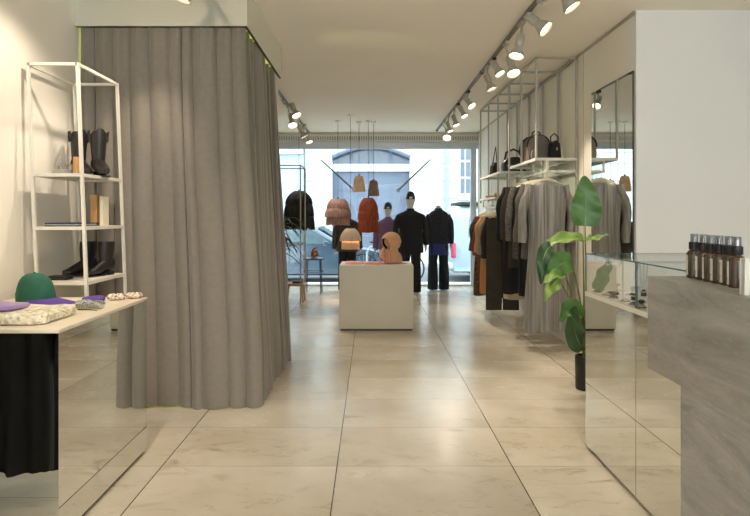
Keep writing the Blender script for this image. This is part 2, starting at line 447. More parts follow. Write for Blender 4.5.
def drape(name, label, cat, c, rx, ry, h, m, seed, group=None, lob=5, rz=0):
    rr = random.Random(seed); ph = [rr.random() * 6 for _ in range(4)]
    root = thing(name, label, cat, c, group, rz)
    rings = []; n = 40
    for j in range(9):
        t = j / 8; k = math.cos(t * PI / 2) ** .7 if t < 1 else .02
        ring = []
        for i in range(n):
            an = 2 * PI * i / n
            w = 1 + .10 * math.sin(lob * an + ph[0]) + .06 * math.sin((lob + 3) * an + ph[1])
            zz = h * math.sin(t * PI / 2) * (1 + .22 * math.sin(2 * an + ph[2]) * (1 - t))
            zz += .1 * h * math.sin(an * 3 + t * 5 + ph[3]) * math.sin(PI * t)
            ring.append(Vector((math.cos(an) * rx * k * w, math.sin(an) * ry * k * w, max(.0005, zz))))
        rings.append(ring)
    MB().rings(rings).build(name + '_cloth', m, root)
    return root
folded('lilac_scarf', 'folded lilac fleece scarf lying on the cream lace blanket', 'scarf', -1.92, -1.61, 2.54, 2.72, TZ + .052, .026, M_LILAC, 1, 9, .12)

# cap
M_GREEN = mat('green_twill', (28, 86, 66), .8, var=.12, scale=24, bump=.1)
M_PURP = mat('purple_twill', (86, 58, 140), .8, var=.1, scale=24, bump=.1)
def make_cap(name, label, loc, rz, s, m1, m2, patch=None, group=None, sub=None):
    root = thing(name, label, 'cap', loc, group, rz) if sub is None else None
    par = root or sub; off = Vector((0, 0, 0)) if root else Vector(loc)
    rot = Matrix.Rotation(0 if root else rz, 3, 'Z')
    b = MB(); n = 36; rings = []
    for j in range(11):
        t = j / 10; r = math.cos(t * PI / 2) ** .62 if t < 1 else .03
        z = .142 * math.sin(t * PI / 2) ** 1.0
        rings.append([off + rot @ (Vector((math.cos(2 * PI * k / n) * .098 * r * (1 + .012 * math.cos(6 * 2 * PI * k / n)) - .008 * t, math.sin(2 * PI * k / n) * .084 * r * (1 + .012 * math.cos(6 * 2 * PI * k / n)), z)) * s) for k in range(n)])
    b.rings(rings, False, True); b.build('crown', m1, par)
    b = MB()
    def br(u, vv):
        an = (u - .5) * PI * .92
        r0 = .094; r1 = .094 + .14 * math.cos((u - .5) * PI) ** .7
        r = r0 + (r1 - r0) * vv
        x = math.cos(an) * r; y = math.sin(an) * (.082 + .006 * vv)
        return off + rot @ (Vector((x, y, (.012 - .022 * vv - .55 * y * y * vv))) * s)
    b.sheet(br, 24, 8, .003 * s); b.build('brim', m2, par)
    MB().ball(off + rot @ (Vector((-.008, 0, .143)) * s), .007 * s, 8).build('button', m1, par)
    if patch:
        b = MB(); q = rot
        b.sheet(lambda u, vv: off + q @ (Vector((-.1 + .012 * abs(u - .5), (u - .5) * .05, .012 + vv * .03)) * s), 6, 3, .004 * s)
        b.build('back_strap', patch, par)
    return root
st = thing('hat_rest', 'low black rest holding up the green cap on the table', 'stand', (-1.775, 3.02, TZ))
MB().lathe([(.075, 0), (.078, .006), (.07, .02), (.068, .03), (.03, .033)], n=24).build('rest_body', M_BLACK, st)
make_cap('baseball_cap', 'green baseball cap with purple brim on the mirrored table', (-1.775, 3.02, TZ + .0345), -.12, 1.02, M_GREEN, M_PURP, M_GREEN)

# small accessories at the table's far corner
def scrunchie(loc, rz, m, label, R=.034, r=.02, seed=1):
    R *= .66; r *= .85
    rr = random.Random(seed)
    root = thing('scrunchie', label, 'scrunchie', loc, 'patterned scrunchies on the mirrored table', rz)
    b = MB(); N = 36; n = 10; rings = []
    for i in range(N + 1):
        a = 2 * PI * i / N; q = r * (.82 + .22 * math.sin(a * 9 + rr.random()))
        ring = []
        for k in range(n):
            p = 2 * PI * k / n; rr_ = R + q * math.cos(p)
            ring.append(Vector((math.cos(a) * rr_ * 1.25, math.sin(a) * rr_, r + q * math.sin(p) * .95)))
        rings.append(ring)
    rings[-1] = rings[0]
    b.rings([x for x in rings], False, False)
    bmesh.ops.remove_doubles(b.bm, verts=b.bm.verts[:], dist=.0002)
    b.build('ruched_fabric', m, root); return root
M_SCR1 = patterned('scrunchie_dark_flowers', (226, 212, 190), (88, 60, 56), 60, .12)
M_SCR2 = patterned('scrunchie_rose', (224, 206, 186), (150, 110, 96), 60, .1)
scrunchie(Vector((-1.462, 3.275, TZ)), .2, M_SCR1, 'cream scrunchie with dark flowers beside the purple pouch', .036, .022, 2)
scrunchie(Vector((-1.385, 3.335, TZ)), -.1, M_SCR2, 'cream rose scrunchie nearest the table corner by the curtain', .034, .021, 6)
folded('purple_pouch', 'small purple zip pouch between the hair clip and the scrunchies', 'pouch', -1.585, -1.475, 3.10, 3.19, TZ, .04, M_PURP, 1, 4)
M_CLIP = patterned('clip_leaves', (206, 206, 186), (60, 84, 52), 90, .12, .4, third=(120, 96, 120))
def hair_clip(loc, rz, label, s=1.0):
    root = thing('hair_clip', label, 'hair clip', loc, 'leaf patterned hair clips on the mirrored table', rz)
    for sg in (-1, 1):
        b = MB()
        b.sheet(lambda u, vv: Vector(((u - .5) * .085, sg * (.004 + .02 * math.sin(vv * PI * .75)), .003 + .034 * vv + .006 * math.sin(u * PI))) * s, 12, 6, .003); b.build('jaw', M_CLIP, root)
        b = MB()
        for i in range(7): x = (i - 3) * .012 * s; b.tube([(x, sg * .006 * s, .012 * s), (x, sg * .002 * s, .002)], .0018 * s, 5)
        b.build('teeth', M_CLIP, root)
    b = MB(); b.tube([(-.012 * s, 0, .03 * s), (.012 * s, 0, .03 * s)], .004 * s); b.build('spring', M_BLACK, root)
    return root
hair_clip((-1.50, 2.98, TZ), .5, 'patterned hair clip beside the purple pouch', .95)
hair_clip((-1.43, 2.96, TZ), -.4, 'patterned hair clip at the tip of the purple brim', .95)
b = MB(); b.tube([(-.06, 0, .004), (0, .004, .006), (.06, -.004, .004)], [.004, .003, .0015]); hs = b.build('hair_pin', mat('dark_green_resin', (52, 74, 44), .35), loc=(-1.44, 2.90, TZ)); hs.rotation_euler = (0, 0, -.25)
tag(hs, 'slim dark green hair pin lying in front of the hair clips', 'hair pin')

# ------------------------------------------------------------------ white shelf unit at left wall (leans slightly)
SX0, SX1, SY0, SY1, SZ = -2.085, -1.785, 3.466, 4.005, 2.333
LEAN = .040
def sh(x, y, z): return Vector((x + LEAN * (SZ - z) * 1.0, y, z)) - Vector((SX0, SY0, 0))
su = thing('shelf_unit', 'slim white metal shelf unit against the left wall', 'shelf', (SX0, SY0, 0))
for (x, y) in ((SX0, SY0), (SX1, SY0), (SX0, SY1), (SX1, SY1)):
    b = MB(); b.bar(sh(x, y, 0), sh(x, y, SZ), .018); b.build('post', M_WMETAL, su, False)
b = MB()
for a, c in (((SX0, SY0), (SX1, SY0)), ((SX1, SY0), (SX1, SY1)), ((SX1, SY1), (SX0, SY1)), ((SX0, SY1), (SX0, SY0))):
    b.bar(sh(*a, SZ - .009), sh(*c, SZ - .009), .018)
b.build('top_rail', M_WMETAL, su, False)
SHZ = (1.66, 1.335, 1.0, .5)
for z in SHZ:
    b = MB(); o = LEAN * (SZ - z)
    for a, c in (((SX0, SY0), (SX1, SY0)), ((SX1, SY0), (SX1, SY1)), ((SX1, SY1), (SX0, SY1)), ((SX0, SY1), (SX0, SY0))):
        b.bar(sh(*a, z - .01), sh(*c, z - .01), .016, .02)
    b.box(sh(SX0, SY0, z) + Vector((.009, .009, -.008)), sh(SX1, SY1, z) + Vector((-.009, -.009, 0)))
    b.build('shelf', M_WMETAL, su, False)
def on(z, dx, dy): return Vector((SX0 + LEAN * (SZ - z) + dx, SY0 + dy, z))
# boots
def boot(name, label, loc, rz, shaft, m, group, heel=.035, western=True, s=1.0):
    root = thing(name, label, 'boot', loc, group, rz)
    rings = []; n = 20
    prof = [(0.012, .0), (.05, .0)]
    # shaft going up from ankle; foot points +x
    for j in range(13):
        t = j / 12; z = heel + .05 + (shaft - heel - .05) * t
        rx = (.045 + .018 * t + .008 * math.sin(t * PI)); ry = (.036 + .014 * t)
        xo = -.0 - .006 * t
        ring = []
        for k in range(n):
            a = 2 * PI * k / n
            zz = z + (sm(.75, 1, t) * (.03 * math.cos(2 * a) if western else 0))
            ring.append(Vector((math.cos(a) * rx + xo, math.sin(a) * ry, zz)) * s)
        rings.append(ring)
    MB().rings(rings, True, False).build('shaft', m, root)
    b = MB(); fr = []
    for j in range(12):
        t = j / 11; x = -.05 + .245 * t
        hw = .036 * (1 - .05 * math.sin(t * PI * 2)) * (1 if t < .75 else math.sqrt(max(.02, 1 - ((t - .75) / .26) ** 2)))
        if western and t > .7: hw *= 1 - .35 * (t - .7) / .3
        zb = heel * (1 - sm(.15, .55, t)) + .008
        zt = zb + .02 + (.075 if t < .4 else .075 - .055 * sm(.4, 1, t))
        fr.append([Vector((x, math.cos(2 * PI * k / n) * hw, (zb + zt) / 2 + math.sin(2 * PI * k / n) * (zt - zb) / 2)) * s for k in range(n)])
    b.rings(fr); b.build('foot', m, root)
    b = MB()
    b.sheet(lambda u, vv: Vector((-.055 + .255 * u, (vv - .5) * .07 * math.sqrt(max(.05, 1 - abs(u * 2 - 1) ** 5)), heel * (1 - sm(.15, .5, u)) + .004)) * s, 18, 6, .008 * s)
    b.box(Vector((-.055, -.028, 0)) * s, Vector((-.0, .028, heel + .003)) * s, .004)
    b.build('sole', M_BLACK, root)
    if western:
        for sg in (-1, 1):
            b = MB(); b.tube([Vector((.01, sg * .05, shaft - .05)) * s, Vector((.012, sg * .056, shaft + .015)) * s, Vector((-.02, sg * .056, shaft + .015)) * s, Vector((-.022, sg * .05, shaft - .05)) * s], .005 * s, 6); b.build('pull_loop', m, root)
    return root
boot('tall_boot', 'tall black leather boot on the top shelf, nearer the curtain', on(1.66, .21, .40), -.9, .275, M_LEATHER, 'tall black boots', s=1.08)
boot('tall_boot', 'tall black leather boot on the top shelf, nearer the wall', on(1.66, .062, .43), -.8, .275, M_LEATHER, 'tall black boots', s=1.08)
M_GREYBOX = mat('grey_card', (150, 146, 138), .7)
sb = MB().box((-.06, -.05, 0), (.06, .05, .035), .003).build('shoe_box', M_GREYBOX, loc=on(1.66, .095, .20)); tag(sb, 'low grey box carrying the silver sandal on the top shelf', 'box')
M_SILVER = mat('silver_leather', (190, 186, 178), .28, metal=.7, var=.1)
M_TAN = mat('tan_card', (184, 140, 86), .6, var=.06)
sd = thing('heeled_sandal', 'silver heeled sandal standing on the low grey box', 'shoe', on(1.696, .095, .20), None, -.35)
b = MB(); b.sheet(lambda u, vv: Vector((-.07 + .14 * u, (vv - .5) * .045 * (1 - .3 * abs(u * 2 - 1) ** 3), .05 * (1 - sm(.1, .6, u)) + .003)), 14, 4, .004); b.build('sole', M_SILVER, sd)
MB().tube([(-.06, 0, .048), (-.062, 0, .001)], [.009, .006], 8).build('heel', M_SILVER, sd)
b = MB()
for x, h in ((.03, .03), (.05, .025)): b.tube([(x, math.cos(a) * .024, .006 + math.sin(a) * h) for a in [PI * i / 8 for i in range(9)]], .004, 6); b.build('toe_strap', M_SILVER, sd); b = MB()
b.tube([(-.055, math.cos(a) * .02, .055 + math.sin(a) * .05) for a in [PI * i / 8 for i in range(9)]], .0035, 6); b.build('heel_strap', M_SILVER, sd)
tb = MB().box((-.013, -.03, 0), (.013, .03, .115), .003).build('perfume_box', M_TAN, loc=on(1.66, .185, .17)); tag(tb, 'upright tan carton in front of the tall boots', 'box')
# middle shelf
M_NAVY = mat('navy_cloth', (44, 48, 74), .7)
nb = thing('notebook', 'flat navy notebook lying on the middle shelf', 'notebook', on(1.335, .125, .22))
MB().box((-.105, -.15, 0), (.105, .15, .007), .001).build('cover', M_NAVY, nb); MB().box((-.100, -.140, .007), (.098, .140, .014)).build('pages', M_WHITE, nb, False); MB().box((-.105, -.15, .014), (.105, .15, .022), .001).build('cover', M_NAVY, nb)
def book(label, loc, w, d, h, m, rz=0):
    root = thing('book', label, 'book', loc, 'books on the middle shelf', rz)
    b = MB(); b.box((-w / 2, -d / 2, 0), (-w / 2 + .003, d / 2, h)); b.box((w / 2 - .003, -d / 2, 0), (w / 2, d / 2, h)); b.box((-w / 2 + .003, -d / 2, 0), (w / 2 - .003, -d / 2 + .003, h)); b.build('cover', m, root, False)
    MB().box((-w / 2 + .003, -d / 2 + .003, .003), (w / 2 - .003, d / 2 - .004, h - .003)).build('pages', M_WHITE, root, False)
book('tan book standing upright on the middle shelf', on(1.335, .205, .36), .042, .09, .205, M_TAN)
book('cream book standing right of the tan book', on(1.335, .255, .36), .024, .08, .195, mat('cream_board', (222, 212, 186), .6))
# lower shelf
boot('ankle_boot', 'black ankle boot on the lower shelf, nearer the curtain', on(1.0, .235, .40), PI + 1.25, .245, M_LEATHER, 'black ankle boots', .03, False, .92)
boot('ankle_boot', 'black ankle boot on the lower shelf, nearer the wall', on(1.0, .10, .42), PI + 1.1, .245, M_LEATHER, 'black ankle boots', .03, False, .92)
wl = thing('wallet', 'flat black leather wallet in front of the ankle boots', 'wallet', on(1.0, .075, .12), None, .05)
MB().box((-.062, -.045, 0), (.062, .045, .012), .004).build('lower_half', M_LEATHER, wl); MB().box((-.062, -.045, .0125), (.062, .045, .026), .004).build('flap', M_LEATHER, wl)

# ------------------------------------------------------------------ spotlights and tracks
def track(label, x, y0, y1):
    root = thing('light_track', label, 'track', (x, y0, H))
    MB().box((-.017, 0, -.026), (.017, y1 - y0, 0), .003).build('profile', M_TRACK, root, False)
    b = MB()
    for y in (.01, (y1 - y0) / 2, y1 - y0 - .08): b.box((-.022, y, -.032), (.022, y + .07, -.0005), .003)
    b.build('connector', M_BLACK, root)
track('grey lamp track on the ceiling above the clothes rails', 1.27, 2.0, 11.0)
track('grey lamp track on the ceiling between the fitting room and the shop window', -1.23, 5.7, 11.25)
track('grey lamp track on the ceiling before the fitting room, mirrored in its valance', -1.23, .5, 4.08)
def spotlight(label, x, y, head, aim, energy, group, big=1.0, spread=52, lens=M_LENS, color=(1.0, .86, .71)):
    o = Vector((x, y, H - .026)); root = thing('spotlight', label, 'spotlight', o, group)
    h = Vector(head) - o; d = (Vector(aim) - Vector(head)).normalized()
    q = d.to_track_quat('Z', 'Y').to_matrix()
    MB().box((-.02, -.06, -.03), (.02, .06, 0), .004).build('adapter', M_BLACK if big < 0 else M_SPOT, root)
    big = abs(big)
    back = h - d * .13 * big
    MB().tube([(0, 0, -.02), Vector((0, 0, -.05)), back * .6 + Vector((0, 0, -.035)), back], .011, 8).build('arm', M_SPOT, root)
    MB().lathe([(.012, -.15 * big), (.03 * big, -.148 * big), (.033 * big, -.14 * big), (.033 * big, -.07 * big), (.026 * big, -.055 * big)], h, 18, q).build('lamp_body', M_SPOT, root)
    MB().lathe([(.026 * big, -.06 * big), (.034 * big, -.035 * big), (.056 * big, .012 * big), (.06 * big, .03 * big), (.056 * big, .03 * big), (.047 * big, .008 * big)], h, 20, q).build('reflector', M_SPOT, root)
    MB().lathe([(.047 * big, .010 * big), (.042 * big, .015 * big), (.001, .018 * big)], h, 20, q).build('lens', lens, root)
    Lt = bpy.data.lights.new('spot_beam', 'SPOT'); Lt.energy = energy; Lt.color = color; Lt.spot_size = math.radians(spread); Lt.spot_blend = .6; Lt.shadow_soft_size = .035
    lo = bpy.data.objects.new('spot_beam', Lt); COL.objects.link(lo); lo.parent = root; lo.location = h + d * (.034 * big)
    lo.rotation_mode = 'QUATERNION'; lo.rotation_quaternion = d.to_track_quat('-Z', 'Y')
    return root
GR = 'spotlights on the track above the clothes rails'
E = 72
ordn = ['nearest', 'second nearest', 'third nearest', 'fourth nearest', 'fifth nearest', 'sixth nearest', 'seventh nearest', 'eighth nearest', 'ninth nearest', 'tenth nearest', 'farthest']
rs = [(4.25, P(570, 4, 4.10), (2.05, 3.9, 1.9), 1.15), (4.62, P(543, 27, 4.55), (2.14, 4.1, 2.1), 1.15), (4.80, P(517, 53, 4.72), (.55, 4.3, .2), 1.1), (5.36, P(513, 71, 5.25), (1.6, 4.2, .3), 1.1),
      (5.92, P(499, 72, 5.86), (2.1, 5.3, 1.2), -1.0), (6.22, P(491, 87, 6.18), (1.95, 6.0, 1.0), 1.0), (7.46, P(471, 105, 7.42), (2.1, 6.6, 1.5), -1.0),
      (8.30, P(464, 115, 8.25), (2.0, 7.7, 1.3), -1.0), (8.75, P(456, 124, 8.72), (1.9, 8.2, .7), 1.0), (9.35, P(450, 130, 9.33), (1.9, 8.9, .9), 1.0), (9.95, P(447, 137, 9.85), (.9, 7.6, .3), 1.25)]
for i, (y, h, aim, bg) in enumerate(rs):
    spotlight(f'{"small white" if bg<1.1 else "white"} track spotlight above the clothes rails, {ordn[i]} from the camera', 1.27, y, h, aim, E, GR, bg)
GL = 'spotlights on the track behind the fitting room'
ls = [(8.0, P(296, 114, 7.9), (-.3, 7.3, 1.2), 1.2), (8.5, P(292.5, 124, 8.35), (-.6, 7.2, .6), 1.2), (9.6, P(303.5, 135, 9.5), (-.1, 9.6, .8), 1.15), (10.4, P(303, 129, 10.3), (-1.9, 10.2, 1), 1.0), (11.1, P(309, 141, 11.0), (-.5, 10.3, .3), 1.2)]
for i, (y, h, aim, bg) in enumerate(ls):
    spotlight(f'white track spotlight by the curtain edge, {["nearest", "second nearest", "third nearest", "fourth nearest", "farthest"][i]} from the camera on its track', -1.23, y, h, aim, E * .8, GL, bg)
GN = 'spotlights on the track before the fitting room'
spotlight('spotlight mirrored in the valance, hanging just out of the picture', -1.23, 3.86, (-1.26, 3.8, 2.88), (-1.85, 3.75, 1.2), 40, GN, 1.15, 70)
spotlight('spotlight on the near left track aimed at the left wall', -1.23, 3.0, (-1.25, 2.95, 2.9), (-2.14, 3.35, 1.7), 55, GN, 1.1, 75)
spotlight('spotlight on the near left track aimed at the mirrored table', -1.23, 2.2, (-1.2, 2.25, 2.88), (-1.6, 2.9, .9), 40, GN, 1.1, 60)
spotlight('added unseen spotlight on the near left track aimed down the aisle', -1.23, 1.4, (-1.15, 1.45, 2.88), (.0, 3.6, 0), 55, GN, 1.1, 75)  # out of view, added to brighten the near aisle
spotlight('added unseen spotlight on the right track aimed down the aisle', 1.27, 2.3, (1.2, 2.35, 2.9), (.2, 4.0, 0), 55, GN, 1.1, 80)  # second added lamp out of view, fills the aisle from the right

# ------------------------------------------------------------------ centre pedestal and what lies on it
PX0, PX1, PY0, PY1, PZ = -.386, .518, 6.94, 7.55, .80
pd = thing('display_pedestal', 'large pale box pedestal standing in the middle of the floor', 'pedestal', ((PX0 + PX1) / 2, (PY0 + PY1) / 2, 0))
w, d = (PX1 - PX0) / 2, (PY1 - PY0) / 2
M_PED = mat('pedestal_paint', (206, 198, 178), .6, var=.015, scale=3)
MB().box((-w, -d, .025), (w, d, PZ), .004).build('body', M_PED, pd); MB().box((-w + .015, -d + .015, 0), (w - .015, d - .015, .025)).build('plinth', M_DARKGAP, pd, False)
M_PINK = mat('pink_wool', (214, 158, 142), .9, var=.1, scale=20, bump=.2, sheen=.3); M_PINK2 = mat('salmon_wool', (206, 132, 122), .9, var=.1, scale=20, bump=.2, sheen=.3)
M_PEACH = mat('peach_knit', (212, 160, 118), .9, var=.1, scale=26, bump=.25, sheen=.3)
drape('beanie', 'dusty pink beanie lying flat at the left end of the pedestal', 'hat', (-.20, 7.14, PZ), .125, .10, .035, M_PINK, 3, 'pink wool pieces on the pedestal')
drape('beanie', 'salmon pink beanie lying flat left of the hooded display head', 'hat', (.035, 7.12, PZ), .125, .10, .032, M_PINK2, 8, 'pink wool pieces on the pedestal')
drape('knitted_scarf', 'rose knitted scarf spread under the hooded display head', 'scarf', (.27, 7.2, PZ), .19, .13, .014, mat('rose_knit', (196, 116, 122), .9, var=.1, scale=30, bump=.2), 5, None)
# hooded display head
HX, HYY, HZ = .255, 7.2, PZ + .014
hd = thing('display_bust', 'skin coloured display bust on the pedestal wearing a peach hood', 'bust', (HX, HYY, HZ))
M_BUST = mat('bust_tone', (196, 148, 116), .6, var=.04)
hp = MB()
prof = [(.085, .0, 0), (.095, .03, 0), (.085, .08, 0), (.058, .13, .0), (.047, .17, 0), (.047, .20, -.005), (.06, .215, -.008), (.074, .24, -.006), (.08, .275, -.004), (.074, .315, -.002), (.05, .35, 0), (.02, .362, 0)]
rg = []
for r, z, xo in prof:
    ring = []
    for k in range(24):
        a = 2 * PI * k / 24; face = max(0, math.cos(a - PI - .4))
        nose = .016 * math.exp(-((a - PI - .35) / .18) ** 2) * math.exp(-((z - .262) / .025) ** 2)
        brow = -.008 * math.exp(-((abs(a - PI - .35) - .35) / .2) ** 2) * math.exp(-((z - .285) / .015) ** 2)
        rr = r * (1 + .0 * face) + nose + brow
        ring.append(Vector((xo + math.cos(a) * rr * 1.02, math.sin(a) * rr, z)))
    rg.append(ring)
hp.rings(rg).build('bust_body', M_BUST, hd)
hood = thing('knitted_hood', 'peach knitted hood with dark lining pulled over the display bust', 'hood', (HX, HYY, HZ))
def hoodshell(R, a0, off, zs=1.0):
    ax = Vector((-.80, -.52, -.34)).normalized(); q = ax.to_track_quat('Z', 'Y').to_matrix(); rings = []
    for j in range(15):
        th = a0 + (PI - .02 - a0) * j / 14
        ring = []
        for k in range(36):
            p = 2 * PI * k / 36; rr_ = R * (1 + .02 * math.sin(p * 6 + j))
            v_ = q @ Vector((math.sin(th) * math.cos(p) * rr_, math.sin(th) * math.sin(p) * rr_, math.cos(th) * rr_ * 1.04))
            ring.append(Vector((v_.x, v_.y, v_.z * zs)) + off)
        rings.append(ring)
    return rings
HC = Vector((.0, .0, .262))
b = MB(); b.rings(hoodshell(.122, .78, HC, 1.02), False, True); bmesh.ops.recalc_face_normals(b.bm, faces=b.bm.faces[:]); bmesh.ops.solidify(b.bm, geom=b.bm.faces[:], thickness=.008); b.build('hood_shell', M_PEACH, hood)
b = MB(); b.rings(hoodshell(.109, .72, HC, 1.02), False, True); b.build('lining', M_BLACK, hood)
b = MB(); b.rings([[Vector((math.cos(p) * r_ * (1 + .07 * math.sin(p * 5 + z_ * 20)) + xo, math.sin(p) * r_ * .9 * (1 + .07 * math.sin(p * 5 + z_ * 20)), z_)) for p in [2 * PI * k / 40 for k in range(40)]] for r_, z_, xo in ((.112, .004, .02), (.118, .03, .02), (.11, .08, .015), (.092, .115, .01), (.074, .14, .01), (.072, .17, .01))], False, False); b.build('hood_collar', M_PEACH, hood)
b = MB(); b.tube([(-.09, -.03, .175), (-.115, -.07, .13), (-.12, -.09, .085), (-.085, -.10, .05)], [.022, .032, .036, .022], 12); b.build('hood_tie', M_PEACH, hood)
b = MB(); b.tube([(-.03, -.115, .15), (-.025, -.135, .08), (-.03, -.14, .02)], [.012, .018, .02], 10); b.build('hood_tie', M_PINK, hood)

# ------------------------------------------------------------------ pendant lamps by the window
def raffia(name, rgb, rgb2, emit=None, es=0):
    return mat(name, rgb, .85, var=.1, scale=60, stretch=(1, 1, .06), rgb2=rgb2, bump=.4, bscale=90, emit=emit, estr=es)
def pendant(label, x, y, z0, z1, prof, m, group, tiers, glow=None, n=64):
    root = thing('pendant_lamp', label, 'pendant lamp', (x, y, H), group)
    hh = z1 - z0
    MB().tube([(0, 0, -.03), (0, 0, z1 - H + .02)], .004, 6).build('cable', M_BLACK, root)
    MB().lathe([(.045, -.03), (.045, -.0005)], n=18).build('ceiling_rose', M_WHITE, root)
    MB().lathe([(.016, -.07), (.02, -.06), (.02, 0), (.01, .03)], (0, 0, z1 - H), 12).build('lamp_holder', M_BLACK, root)
    for (ra, rb, fa, fb, fr) in tiers:          # radii top/bottom, height fractions, fringe depth
        rings = []
        rr = random.Random(int(ra * 1000) + int(fa * 77)); jit = [rr.uniform(-1, 1) for _ in range(n * 2)]
        for j in range(9):
            t = j / 8
            ring = []
            for k in range(n * 2):
                a = PI * k / n
                r = ra + (rb - ra) * (math.sin(t * PI / 2) ** (.75)) if rb > ra else ra + (rb - ra) * t
                r *= 1 + (.02 * (1 if k % 2 else -1)) * min(1, t * 2)
                z = z0 + hh * (1 - (fa + (fb - fa) * t)) - H
                if j == 8: z += jit[k] * fr
                ring.append(Vector((math.cos(a) * r, math.sin(a) * r, z)))
            rings.append(ring)
        b = MB(); b.rings(rings, fa == 0, False); b.build('shade_tier', m, root)
    MB().ball((0, 0, z1 - H - min(.12, hh * .4)), .028, 10).build('bulb', glow or M_BULB_OFF, root)
    if glow:
        Lb = bpy.data.lights.new('bulb_glow', 'POINT'); Lb.energy = 9; Lb.color = (1, .7, .42); Lb.shadow_soft_size = .03
        lo = bpy.data.objects.new('bulb_glow', Lb); COL.objects.link(lo); lo.parent = root; lo.location = (0, 0, z1 - H - min(.12, hh * .4) - .05)
    return root
M_BULB_OFF = mat('opal_bulb', (226, 220, 206), .3)
GLOW = emission('warm_bulb', (255, 206, 150), 30)
GP = 'pendant lamps hanging by the shop window'
def hang(label, px, Y, y0, y1, m, tiers, glow=None):
    """px, pixel rows of bottom/top; tiers in pixels of radius: (r top, r bottom, from, to, fringe)"""
    k = Y / F
    return pendant(label, (px - VX) * k, Y, CH - (y0 - HY) * k, CH - (y1 - HY) * k, None, m, GP, [(a * k, b_ * k, f0, f1, fr_ * k) for a, b_, f0, f1, fr_ in tiers], glow)
hang('wide dusty pink fringed pendant lamp of three tiers, leftmost over the pedestal', 338, 9.9, 225, 199, raffia('pink_raffia', (138, 104, 94), (190, 154, 140)), [(7, 11.2, 0, .36, .4), (10, 13.2, .30, .70, .5), (11.2, 11.8, .64, 1, .9)])
hang('rust orange fringed pendant lamp of two tiers beside the purple mannequin', 368.3, 9.9, 232.5, 198, raffia('rust_raffia', (112, 46, 26), (164, 78, 44)), [(4.5, 9.8, 0, .38, .3), (9.0, 10.6, .34, .62, .4), (9.8, 10.2, .60, 1, .6)])
hang('cream pleated pendant lamp glowing inside, lowest above the pedestal', 350.5, 9.35, 249, 228.5, raffia('cream_raffia', (206, 178, 148), (234, 212, 186)), [(4.5, 10.6, 0, .60, .5), (8.2, 9.0, .5, 1, .4)], GLOW)
hang('small cream pendant lamp, upper left of the two small ones', 359, 10.0, 191.5, 176, raffia('sand_raffia', (206, 172, 132), (234, 208, 170)), [(3.4, 5.3, 0, .5, .1), (5.2, 6.2, .45, 1, .5)])
hang('small brown pendant lamp, lower right of the two small ones', 373.6, 10.0, 196, 180.5, raffia('brown_raffia', (130, 102, 88), (168, 138, 120)), [(3.4, 4.6, 0, .5, .1), (4.5, 5.6, .45, 1, .5)])
hang('large black tiered pendant lamp behind the palm beside the fitting room', 299, 10.3, 229, 191, raffia('black_raffia', (14, 14, 13), (40, 38, 34)), [(5, 13.5, 0, .34, .5), (12.6, 14.8, .3, .66, 1), (14, 15.6, .6, 1, 1.6)])

